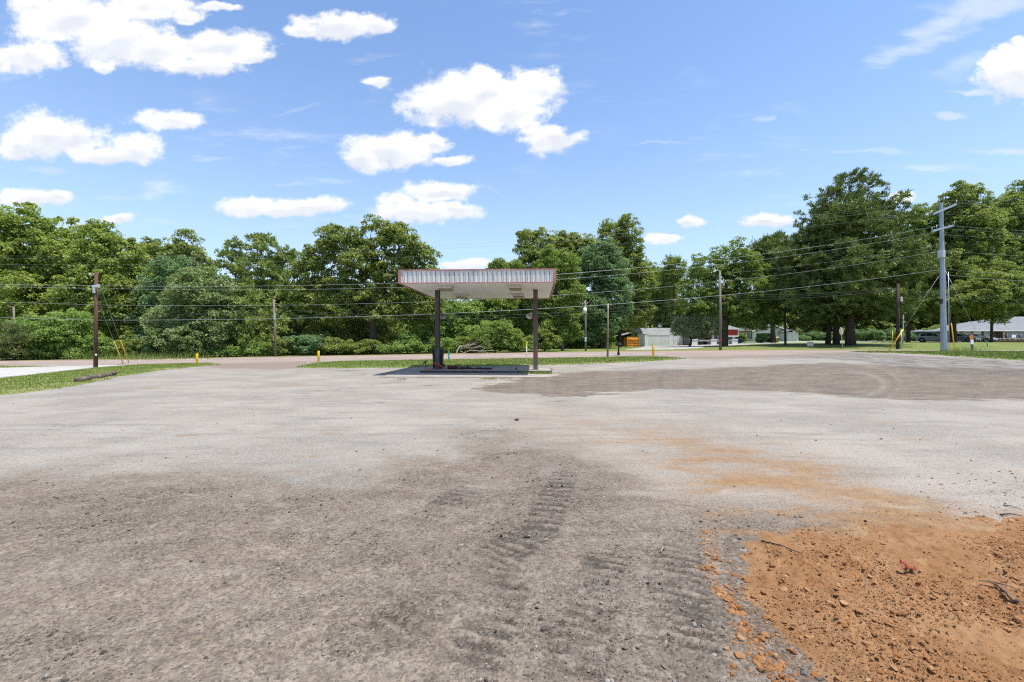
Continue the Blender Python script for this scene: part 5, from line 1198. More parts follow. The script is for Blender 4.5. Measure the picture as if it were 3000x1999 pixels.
# yard sign
g = G(2374, 1021.5); t = thing('yard_sign', 'small pale yard sign on two wire legs near the road', 'sign', g, -.1)
hh = .8 * g.y / 60
def sign_mat():
    m, nt = new_mat('printed_yard_sign'); T = NT(nt); co = T.n('ShaderNodeTexCoord').outputs['Object']
    s = T.n('ShaderNodeSeparateXYZ', {'Vector': co}); n = T.noise(T.scale(co, (14, 1, 9)), 1.2, 2)
    rows = T.math('SINE', T.math('MULTIPLY', s.outputs[2], 34.0))
    v = T.math('MULTIPLY', T.sstep(rows, -.1, .4), T.sstep(n, .38, .5))
    finish(T, T.mix(v, (.13, .16, .17), (.42, .46, .47)), .6); return m
MB().box(-.33, -.01, .25, .33, .01, .76).build('panel', sign_mat(), t)
for s in (-1, 1): MB().tube([(s * .25, .0, -.1), (s * .25, .0, .3)], .012, 6).build('leg', M['steel_grey'], t)

# log at the lot's edge
a, b = G(226, 1123), G(337, 1102); mb = MB(); rg = np.random.RandomState(4); d = b - a; pts = []; rad = []
for i in range(15):
    k = i / 14; pts.append(a + d * k + Vector((0, 0, .105 + .012 * rg.randn()))); rad.append((.112 - .02 * k) * (1 + .06 * rg.randn()))
mb.tube(pts, rad, 14); u = d.normalized()
for q in range(5): mb.tube([a - u * .01 + Vector((.0, 0, .105)) + Vector((rg.randn() * .02, rg.randn() * .02, rg.randn() * .04)), a - u * (.08 + .08 * rg.rand()) + Vector((rg.randn() * .03, rg.randn() * .03, .09 + rg.randn() * .04))], [.04, .015], 6)
M['log'] = pm('old_log', (.135, .105, .085), (.06, .048, .042), 9, .95, .7, stretch=(.4, 1, 1), dirt=(.26, .21, .17), dscale=3, damt=.6, bdist=.02)
tag(mb.build('log', M['log']), 'old weathered log lying on the grass edge at left', 'log')
# bleached dead branch across the road
b0 = G(1332, 1040); rg = np.random.RandomState(9); mb = MB()
def twig(p, q, r0, r1, lev):
    p = Vector(p); q = Vector(q); pts = [p.lerp(q, i / 5) + Vector((rg.randn(), rg.randn(), rg.randn())) * (q - p).length * .03 for i in range(6)]
    mb.tube(pts, [r0 + (r1 - r0) * i / 5 for i in range(6)], 6)
    if lev:
        for j in range(3):
            s = pts[2 + j]; e = s + (q - p) * (.35 + .3 * rg.rand()) + Vector((rg.randn() * .25, rg.randn() * .2, rg.randn() * .28)) * (q - p).length * .6; e.z = max(e.z, b0.z + .05); twig(s, e, r1 * .8 + .006, .009, lev - 1)
o_ = b0 + Vector((0, .8, .05))
twig(o_, o_ + Vector((.5, .2, .85)), .08, .055, 0)
for dx, dz in ((1.0, .95), (2.2, .75), (2.6, .35), (1.5, 1.0)): twig(o_ + Vector((.35, .15, .6 * dz)), o_ + Vector((dx + .3, .4 * rg.randn(), dz)), .042, .016, 1)
tag(mb.build('dead_branch', M['dead_wood']), 'bleached fallen branch lying at the edge of the wood beyond the bin', 'branch')
# things lying on the near ground
g = G(1513, 1233); mb = MB(); v = ICO_V * (1 + .35 * (np.random.RandomState(3).rand(12, 3) - .5)) * np.array([.036, .033, .03]); mb.add(v + np.array([0, 0, .02]), [tuple(f) for f in ICO_F]); mb.add(v * .6 + np.array([.035, .01, .012]), [tuple(f) for f in ICO_F])
tag(mb.build('stone', pm('dark_stone', (.08, .06, .045), (.05, .04, .03), 20, .9, .4), None, g), 'lone dark lump lying in the middle of the pale lot', 'stone')
def zc(x, y): return max(float(sample(DZ, np.array([x]), np.array([y]), dxs, dys)[0]), float(zg(x, y)))
def ground_px(px, py):
    p = G(px, py)
    for _ in range(4):
        z = zc(p.x, p.y); yy_ = (H - z) * F / (py - 1000); p = Vector(((px - 1500) / F * yy_, yy_, z))
    return p
rg = np.random.RandomState(12)
pts = [ground_px(x, y) + Vector((0, 0, .02 + .012 * rg.rand())) for x, y in ((2868, 1712), (2896, 1716), (2925, 1728), (2950, 1750), (2972, 1772), (2988, 1776))]
mb = MB(); mb.tube(pts, [.003, .005, .007, .009, .015, .010], 7); mb.tube([pts[1], pts[1] + Vector((.03, -.1, .02)), pts[1] + Vector((.06, -.22, .0))], [.004, .003, .002], 5); mb.tube([pts[3], pts[3] + Vector((-.05, -.06, .01))], [.004, .002], 5)
tag(mb.build('root', pm('dry_root', (.20, .13, .085), (.13, .085, .06), 20, .9, .3)), 'dry curved root lying on the orange clay at right', 'root')
M['scrap'] = pm('red_scrap_plastic', (.26, .035, .015), (.18, .025, .012), 14, .45, .1)
p0, p1 = ground_px(2638, 1666), ground_px(2682, 1684); mb = MB(); n_ = 10; vs = []
for i in range(n_):
    k = i / (n_ - 1); c = p0.lerp(p1, k) + Vector((0, 0, .035 + .012 * math.sin(9 * k)))
    wv = Vector((.35, .9, 0)).normalized() * (.014 + .018 * math.sin(math.pi * k) * (.6 + .4 * math.sin(7 * k)))
    for s in (-1, 0, 1): vs.append(c + wv * s + Vector((0, 0, .010 * (1 - abs(s)) + .006 * rg.randn())))
fs = []
for i in range(n_ - 1):
    for j in range(2): q = i * 3 + j; fs.append((q, q + 1, q + 4, q + 3))
n0 = len(vs); vs2 = [v - Vector((0, 0, .003)) for v in vs]; mb.add(vs + vs2, fs + [tuple(n0 + q for q in f[::-1]) for f in fs])
tag(mb.build('plastic_scrap', M['scrap']), 'torn red plastic scrap on the orange clay', 'scrap')
for i, (a, b, r) in enumerate((((2940, 1484), (2996, 1497), .008), ((1936, 1622), (1950, 1608), .006), ((2230, 1590), (2350, 1628), .006), ((2930, 1512), (2995, 1516), .007))):
    p, q = ground_px(*a), ground_px(*b); mb = MB(); mb.tube([p + Vector((0, 0, .012)), p.lerp(q, .5) + Vector((0, .01, .022)), q + Vector((0, 0, .012))], [r, r * .8, r * .4], 6)
    tag(mb.build('twig', M['dead_wood'] if i in (0, 1) else M['wood_dark']), ['pale stick at the right end of the clay', 'short pale twig in the dark gravel ruts', 'thin dark twig near the left top of the clay', 'dark twig below the pale stick at right'][i], 'twig', 'twigs on the ground')
for i, (px, py) in enumerate(((1278, 1062), (1394, 1058), (1497, 1075), (790, 1091))):
    pass

# ================================================================== DRIVES ON THE FAR SIDE
M['drive'] = pm('pale_drive', (.33, .32, .31), (.27, .26, .25), .8, .95, .3)
def slab(name, pts, mat, lift=.03):
    """Drive on the rising lawn: points are (px, distance)."""
    W = [B(px, Y) for px, Y in pts]; xs = [p.x for p in W]; ys_ = [p.y for p in W]
    ax = np.arange(min(xs) - 1, max(xs) + 1, .4); ay = np.arange(min(ys_) - 1, max(ys_) + 1, .5); X, Y = np.meshgrid(ax, ay)
    s = sdist(X, Y, [(p.x, p.y) for p in W]) + .25 * fbm(X, Y, .6, 3, 77)
    V, f = compact(np.stack([X, Y, zg(X, Y) + lift + np.clip(s, -.3, 0) * .5], -1).reshape(-1, 3), grid_faces(len(ax), len(ay), s > -.3))
    return tag(mesh_np(name, V, [f], M[mat], smoothf=True), kind='structure')
slab('driveway', [(1835, 57), (1960, 55.5), (2010, 58), (2080, 68), (2190, 74), (2280, 82), (2290, 87), (2180, 84), (2090, 80), (2000, 78), (1890, 78.5), (1880, 70)], 'drive')
slab('driveway', [(2240, 86), (2330, 88), (2450, 86), (2560, 84), (2760, 80), (2760, 84), (2560, 90), (2440, 92), (2330, 94), (2240, 94)], 'drive')

# ================================================================== BUILDINGS
M['siding'] = None
def siding_mat(name, c, pitch, vertical=False, dirt=(.5, .48, .44)):
    m, nt = new_mat(name); T = NT(nt); co = T.n('ShaderNodeTexCoord').outputs['Object']; s = T.n('ShaderNodeSeparateXYZ', {'Vector': co})
    v = T.math('ADD', s.outputs[0], s.outputs[1]) if vertical else s.outputs[2]
    fr = T.math('FRACT', T.math('DIVIDE', v, pitch)); n = T.noise(co, .7, 5, .6)
    ln = T.sstep(fr, .10, .0)
    col = T.mix(T.math('MULTIPLY', T.sstep(n, .48, .7), .5), c, tuple(a * b * 1.6 for a, b in zip(c, dirt)))
    finish(T, T.mix(T.math('MULTIPLY', ln, .55), col, tuple(a * .45 for a in c)), .7, fr, .5, .02); return m
M['siding_white'] = siding_mat('white_lap_siding', (.76, .77, .77), .2)
M['siding_vert'] = siding_mat('white_ribbed_siding', (.76, .77, .77), .3, True)
M['siding_tan'] = siding_mat('tan_vertical_siding', (.33, .25, .19), .3, True)
M['siding_olive'] = siding_mat('olive_siding', (.22, .19, .13), .22)
M['red_sheet'] = siding_mat('red_ribbed_sheet', (.42, .055, .045), .42, True)
M['shingle_dark'] = pm('dark_shingles', (.075, .072, .07), (.12, .115, .11), 2.5, .9, .4, dirt=(.2, .19, .18), dscale=.6, damt=.5)
M['shingle_grey'] = pm('grey_shingles', (.20, .205, .22), (.16, .165, .18), 1.5, .9, .4, dirt=(.25, .25, .26), dscale=6, damt=.4)
M['metal_roof'] = pm('metal_roof', (.23, .235, .24), (.18, .185, .19), 1.2, .8, .1, dirt=(.25, .23, .21), dscale=.8, damt=.5)
M['dark_void'] = pm('dark_boards', (.035, .03, .027), (.055, .048, .042), 3, .9, .2)
M['curtain_glass'] = pm('curtained_glass', (.30, .33, .37), (.20, .23, .27), 2, .15, 0, spec=.6)
M['red_door'] = pm('dark_red_paint', (.16, .02, .02), (.12, .015, .015), 3, .6, .1)
def window(par, x0, z0, x1, z1, y, glass='glass', mull=1, face=-1, ax='x', shutters=False, frame='white_paint', t=.09, rows=2):
    """A framed window standing proud of a wall plane; ax='x' lies along x at depth y, ax='y' along y at x=y."""
    def bx(mb, a0, b0, a1, b1, d0, d1):
        lo, hi = sorted((y + face * d0, y + face * d1))
        if ax == 'x': mb.box(a0, lo, b0, a1, hi, b1)
        else: mb.box(lo, a0, b0, hi, a1, b1)
    f = MB(); bx(f, x0 - t, z0 - t, x0, z1 + t, .002, .07); bx(f, x1, z0 - t, x1 + t, z1 + t, .002, .07); bx(f, x0, z1, x1, z1 + t, .002, .07); bx(f, x0, z0 - t, x1, z0, .002, .09)
    for i in range(1, mull + 1): xm = x0 + (x1 - x0) * i / (mull + 1); bx(f, xm - t * .35, z0, xm + t * .35, z1, .004, .06)
    if rows > 1: bx(f, x0, (z0 + z1) / 2 - .03, x1, (z0 + z1) / 2 + .03, .004, .05)
    w_ = f.build('window', M[frame], par); g_ = MB(); bx(g_, x0, z0, x1, z1, .003, .02); g_.build('pane', M[glass], w_)
    if shutters:
        for a, b in ((x0 - t - .38, x0 - t - .02), (x1 + t + .02, x1 + t + .38)):
            s = MB(); bx(s, a, z0 - t, b, z1 + t, .002, .05); s.build('shutter', M['edge_dark'], par)
def door(par, x0, x1, h, y, mat='white_paint', face=-1, frame='white_paint', z0=0.0, knob=True):
    f = MB(); lo, hi = sorted((y + face * .002, y + face * .07)); f.box(x0 - .1, lo, z0, x0, hi, z0 + h + .1); f.box(x1, lo, z0, x1 + .1, hi, z0 + h + .1); f.box(x0, lo, z0 + h, x1, hi, z0 + h + .1)
    lo, hi = sorted((y + face * .003, y + face * .04)); d = MB(); d.box(x0, lo, z0, x1, hi, z0 + h)
    lo, hi = sorted((y + face * .041, y + face * .05))
    for a, b in ((.08, .45), (.55, .92)):
        for c0, c1 in ((.12, .46), (.54, .88)): d.box(x0 + (x1 - x0) * c0, lo, z0 + h * a, x0 + (x1 - x0) * c1, hi, z0 + h * b)
    o = d.build('door', M[mat], par); f.build('frame', M[frame], o)
    if knob: lo = y + face * .08; MB().tube([(x1 - .1, y + face * .04, z0 + 1.0), (x1 - .1, lo, z0 + 1.0)], [.02, .035], 8).build('handle', M['steel_light'], o)

# ---- white garage with a porch to its right
g1 = B(1888, 80); Hs = thing('garage_building', 'low white metal garage and workshop with a flat grey roof front behind the dumpster', 'building', g1)
L = lambda px, Y=80: (px - 1500) / F * Y - g1.x
ZB = lambda py, Y=80: H - (py - 1000) / F * Y - g1.z
he = ZB(977); hr = ZB(961)
xr = L(2000)
MB().box(0, 0, -.3, xr, 9, he).build('wall', [M['siding_white']], Hs)
mb = MB(); mb.prism([(-.03, he + .12), (1.6, hr), (9.3, hr + .2), (9.3, he + .02), (-.03, he + .02)], 0, -.3, xr + .3); mb.build('roof', M['metal_roof'], Hs)
MB().box(-.34, -.075, he - .10, xr + .3, -.035, he + .16).build('fascia_board', M['white_paint'], Hs)
gd_ = MB(); x0, x1 = L(1896), L(1960); n = 20
for i in range(n):
    a = x0 + (x1 - x0) * i / n; b = x0 + (x1 - x0) * (i + 1) / n; gd_.box(a, -.05, .02, a + (b - a) * .72, -.005, ZB(983)); gd_.box(a + (b - a) * .72, -.025, .02, b, -.004, ZB(983))
gdo = gd_.build('garage_door', M['white_paint'], Hs)
fr = MB(); fr.box(x0 - .45, -.09, 0, x0 - .003, -.002, ZB(981)); fr.box(x1 + .003, -.09, 0, x1 + .2, -.002, ZB(981)); fr.box(x0 - .45, -.09, ZB(983) + .003, x1 + .2, -.002, ZB(979)); fr.build('frame', M['white_paint'], gdo)
door(Hs, L(1976), L(1985), 1.95, 0, 'white_paint'); door(Hs, L(1964), L(1973), 1.9, 0, 'white_paint', knob=False)
MB().tube([(L(1899), 1.2, he), (L(1899), 1.2, ZB(944))], .04, 6).build('service_mast', M['steel_light'], Hs)
# dish on the roof: touches the building, a thing of its own
ds = thing('satellite_dish', 'grey satellite dish on the roof of the white garage', 'satellite dish', g1 + Vector((L(1943), 1.8, hr + .0)))
MB().tube([(0, 0, -.05), (0, 0, .5)], .04, 8).build('mast', M['steel_light'], ds)
mb = MB(); n = 18; ring = []; R_ = 7.0 / F * 80
for i, (rr_, zz_) in enumerate(((.001, .0), (.5, .05), (1, .2))):
    for k in range(n): a_ = 2 * math.pi * k / n; ring.append((R_ * rr_ * math.cos(a_), -R_ * zz_, R_ * .9 * rr_ * math.sin(a_) + .5))
mb.add(ring, [(i * n + k, i * n + (k + 1) % n, (i + 1) * n + (k + 1) % n, (i + 1) * n + k) for i in range(2) for k in range(n)]); mb.add([(x, y + .03, z) for x, y, z in ring], [(i * n + k, (i + 1) * n + k, (i + 1) * n + (k + 1) % n, i * n + (k + 1) % n) for i in range(2) for k in range(n)])
mb.build('reflector', M['metal_roof'], ds, fix=False); MB().tube([(0, -.1, .2), (0, -.6, .45)], .02, 6).build('arm', M['steel_light'], ds)
# dark lean-to shed
g2 = B(1822, 85); Sh = thing('lean_to_shed', 'dark open lean-to shed with a sloping tin roof behind the dumpster', 'shed', g2)
k = 85 / F
w2_ = 44 * k
mb = MB(); zl, zr = 30 * k, 42 * k
mb.prism([(-.2, zl), (w2_, zr), (w2_, zr + .1), (-.2, zl + .1)], 1, -.4, 5); mb.build('roof', M['metal_roof'], Sh)
MB().box(0, 4.6, -.2, w2_, 4.7, zl).build('back_wall', M['dark_void'], Sh); MB().prism([(0, -.2), (w2_, -.2), (w2_, zr - .02), (0, zl - .02)], 1, 4.4, 4.5).box(w2_ - .1, 0, -.2, w2_, 4.4, zl - .05).build('side_wall', M['dark_void'], Sh)
for x in (.1, w2_ * .5, w2_ - .25): MB().box(x, -.1, -.2, x + .14, .04, zl + (zr - zl) * (x / w2_)).build('post', M['wood_dark'], Sh)
# porch block
g3 = B(2000, 79); Pc = thing('porch_building', 'white shop building with a porch, red sheet-metal gable band and white brick piers', 'building', g3)
L3 = lambda px, Y=79: (px - 1500) / F * Y - g3.x
Z3 = lambda py, Y=79: H - (py - 1000) / F * Y - g3.z
xw0, xw1 = L3(2002), L3(2105)
MB().box(xw0, 2.6, -.3, xw1, 10, Z3(975)).build('wall', M['siding_white'], Pc)
mb = MB(); mb.prism([(xw0 - .5, Z3(973)), (L3(2045), Z3(934)), (xw1 + .5, Z3(973))], 1, 2.2, 10.5); mb.build('roof', M['metal_roof'], Pc)
mb = MB(); mb.prism([(-.6, Z3(978)), (2.15, Z3(970)), (2.15, Z3(968)), (-.6, Z3(976))], 0, xw0, L3(2103)); mb.build('porch_roof', M['metal_roof'], Pc)
xb0, xb1 = L3(2104), L3(2157)
rb = MB(); rb.box(xb0, -.5, Z3(984), xb1, 6, Z3(967)); rbo = rb.build('gable_band', M['red_sheet'], Pc)
tb = MB(); tb.box(xb0 - .05, -.58, Z3(984) - .2, xb1 + .1, 6.05, Z3(984) - .003); tb.box(xb1 + .003, -.56, Z3(984), xb1 + .13, -.40, Z3(967)); tb.build('trim', M['white_paint'], rbo)
mb = MB(); mb.prism([(xb0 - .4, Z3(966.5)), (L3(2112), Z3(955)), (L3(2132), Z3(955)), (xb1 + .55, Z3(965)), (xb1 + .55, Z3(966.5))], 1, -.7, 6.2); mb.build('upper_roof', M['siding_vert'], Pc)
for lab, px in (('pier', 2032), ('pier', 2088), ('pier', 2149)):
    x = L3(px); pr_ = MB().bbox(x - .50, -.5, -.3, x + .50, .5, .98, .03).bbox(x - .56, -.56, .981, x + .56, .56, 1.06, .02).build('pier', M['white_paint'], Pc)
    if px > 2040: MB().box(x - .16, -.16, 1.06, x + .16, .16, Z3(978)).build('post', M['white_paint'], Pc)
for a, b in ((2040, 2080), (2096, 2141)):
    x0, x1 = L3(a), L3(b); mb = MB(); mb.box(x0, -.06, Z3(998.5), x1, .06, Z3(996.5)); n = int((x1 - x0) / .26)
    for i in range(n):
        c = x0 + (i + .5) * (x1 - x0) / n; w_ = (x1 - x0) / n * .46
        mb.prism([(c - w_, Z3(998.5)), (c - w_ * .8, Z3(1000.5)), (c, Z3(1001.5)), (c + w_ * .8, Z3(1000.5)), (c + w_, Z3(998.5))], 1, -.04, .04)
    mb.build('scalloped_railing', M['white_paint'], Pc)
mb = MB(); mb.box(L3(2052), 2.50, .35, L3(2079), 2.59, .5); mb.box(L3(2052), 2.5, 0, L3(2053), 2.59, .35); mb.build('bench', M['red_door'], Pc)
window(Pc, L3(2091), Z3(997), L3(2101), Z3(986), 2.6, 'glass', 1, frame='red_door'); door(Pc, L3(2081), L3(2087), 2.0, 2.6, 'red_door', frame='red_door'); window(Pc, L3(2045), Z3(997), L3(2068), Z3(987), 2.6, 'glass', 2)
MB().box(L3(2030), .5, .02, L3(2103), 2.55, .16).build('porch_floor', M['concrete'], Pc)
MB().box(L3(2108), 2.7, -.2, L3(2150), 2.9, Z3(985)).build('rear_wall', M['siding_white'], Pc); window(Pc, L3(2116), Z3(1000), L3(2122), Z3(988), 2.7, 'glass', 0); window(Pc, L3(2137), Z3(1000), L3(2142), Z3(988), 2.7, 'glass', 0)

# ---- white ranch house behind the dark off-road car
g4 = B(2208, 101); R4 = thing('ranch_house', 'white gabled house with a dark roof left of the dark wooden pole', 'house', g4)
L4 = lambda px: (px - 1500) / F * 101 - g4.x
Z4 = lambda py: H - (py - 1000) / F * 101 - g4.z
xw = L4(2305); xp = L4(2262); ze = Z4(968); zp = Z4(953); dp = 14.0
MB().prism([(0, -.5), (xw, -.5), (xw, ze), (xp, zp - .12), (0, ze)], 1, 0, dp).build('wall', M['siding_white'], R4)
mb = MB(); mb.prism([(-.55, ze - .32), (xp, zp), (xw + .5, ze - .3), (xw + .5, ze - .12), (xp, zp + .2), (-.55, ze - .14)], 1, -.5, dp + .5); rf = mb.build('roof', M['shingle_dark'], R4)
for (a, b) in (((-.57, ze - .36), (xp, zp - .03)), ((xp, zp - .03), (xw + .52, ze - .34))):
    mb = MB(); mb.beam((a[0], -.56, a[1] + .1), (b[0], -.56, b[1] + .1), .07, .24); mb.build('barge_board', M['white_paint'], rf)
for y0 in (1.2, 4.2, 7.2, 10.2): window(R4, y0, Z4(993), y0 + 1.1, Z4(976), 0, 'curtain_glass', 0, -1, 'y', True)
window(R4, L4(2226), Z4(986), L4(2232), Z4(979), 0, 'glass', 0)
x0 = L4(2284); ex = MB(); ex.box(x0, -3.0, -.5, L4(2314), -.003, Z4(975)); exo = ex.build('extension', M['siding_white'], R4)
mb = MB(); mb.prism([(x0 - .5, Z4(975)), (L4(2296), Z4(969)), (L4(2318), Z4(975)), (L4(2318), Z4(974)), (L4(2296), Z4(967.8)), (x0 - .5, Z4(974))], 1, -3.4, .0); mb.build('roof', M['shingle_dark'], exo)
door(R4, L4(2298), L4(2306), 1.9, -3.0, 'white_paint', z0=Z4(997))

# ---- tan house at the right edge
g5 = B(2808, 90); T5 = thing('tan_house', 'tan single-storey house with a pale grey hip roof and front deck at the right', 'house', g5)
L5 = lambda px: (px - 1500) / F * 90 - g5.x
Z5 = lambda py: H - (py - 1000) / F * 90 - g5.z
xe = L5(3330); ze = Z5(968.5)
MB().box(0, 0, -.3, L5(2873), 9, ze).build('wall', M['siding_tan'], T5)
MB().box(L5(2873) + .003, 1.2, -.3, L5(2940) - .003, 9, ze).build('wall', M['siding_olive'], T5)
MB().box(L5(2940), 0.1, -.3, xe, 9, ze).build('wall', M['siding_tan'], T5)
for px in (2807.5, 2872.5, 2940.5): MB().box(L5(px) - .1, -.07, -.2, L5(px) + .1, -.003 if px < 2930 else .097, ze - .02).build('corner_board', M['white_paint'], T5)
e = .9; xr0 = L5(3010); zr = Z5(925)
mb = MB(); mb.add([(-1.2, -e, ze), (xe + 1, -e, ze), (xe + 1, 9 + e, ze), (-1.2, 9 + e, ze), (xr0, 4.5, zr), (xe - 6, 4.5, zr)], [(0, 1, 5, 4), (1, 2, 5), (2, 3, 4, 5), (3, 0, 4), (3, 2, 1, 0)]); mb.build('roof', M['shingle_grey'], T5)
MB().box(-1.2, -e - .03, ze - .2, xe + 1, -e + .07, ze - .003).box(-1.2, -e + .075, ze - .2, -1.1, 9 + e, ze - .003).build('eaves_board', M['white_paint'], T5)
window(T5, L5(2824), Z5(990), L5(2839), Z5(972), 0, 'curtain_glass', 1); door(T5, L5(2853), L5(2869), Z5(971.5) - .3, 0, 'white_paint', z0=.3); door(T5, L5(2901), L5(2918), Z5(972) - .3, 1.2, 'white_paint', z0=.3)
window(T5, L5(2952), Z5(992), L5(3008), Z5(971), .1, 'curtain_glass', 3); window(T5, L5(3060), Z5(990), L5(3090), Z5(971), .1, 'curtain_glass', 1)
MB().box(L5(2893), -.12 + 1.2, Z5(978), L5(2896), 1.195, Z5(973)).build('wall_lamp', M['black_plastic'], T5)
xd0, xd1 = L5(2866), L5(3200)
dk5 = MB().box(xd0, -3.2, .05, xd1, -.003, .32).build('deck', pm('deck_boards', (.16, .10, .07), (.11, .07, .05), 3, .8, .2), T5)
rl = MB(); rl.box(xd0, -3.22, Z5(992.5) - .05, xd1, -3.10, Z5(992.5) + .04); rl.box(xd0, -3.2, .55, xd1, -3.12, .62)
n = int((xd1 - xd0) / .9)
for i in range(n + 1): x = xd0 + (xd1 - xd0) * i / n; rl.box(x - .05, -3.24, .32, x + .05, -3.26 + .18, Z5(992.5))
rl.build('railing', pm('worn_white_rail', (.46, .43, .38), (.38, .35, .3), 3, .7, .1), dk5)
# deck chairs
def chair(label, px, mat, rz):
    x = L5(px); c = g5 + Vector((x, -1.8, .32)); t = thing('deck_chair', label, 'chair', c, rz, 'reclining chairs on the deck'); m_ = M[mat]
    s = MB(); s.add([(-.28, -.3, .42), (.28, -.3, .42), (.28, .25, .3), (-.28, .25, .3), (-.28, -.3, .38), (.28, -.3, .38), (.28, .25, .26), (-.28, .25, .26)], [(0, 1, 2, 3), (7, 6, 5, 4), (0, 4, 5, 1), (1, 5, 6, 2), (2, 6, 7, 3), (3, 7, 4, 0)]); s.build('seat', m_, t)
    b = MB()
    for i in range(4): b.beam((-.21 + .14 * i, .24, .3), (-.23 + .155 * i, .62, 1.05), .11, .03)
    b.build('backrest', m_, t)
    for sx in (-1, 1):
        MB().beam((sx * .3, -.32, 0), (sx * .3, -.32, .58), .09, .04).build('leg', m_, t); MB().beam((sx * .3, -.3, .36), (sx * .3, .6, .02), .09, .04).build('leg', m_, t); MB().box(sx * .3 - .07, -.4, .58, sx * .3 + .07, .35, .61).build('armrest', m_, t)
M['chair_brown'] = pm('brown_chair_wood', (.20, .11, .06), (.15, .08, .045), 4, .7, .1)
chair('brown deck chair on the deck, nearest to the slim tree', 2926, 'chair_brown', 1.2); chair('white deck chair on the deck left of the triple window', 2938, 'white_paint', -1.1); chair('brown deck chair below the triple window', 2966, 'chair_brown', 1.0); chair('white deck chair farthest right on the deck', 2982, 'white_paint', -1.0)

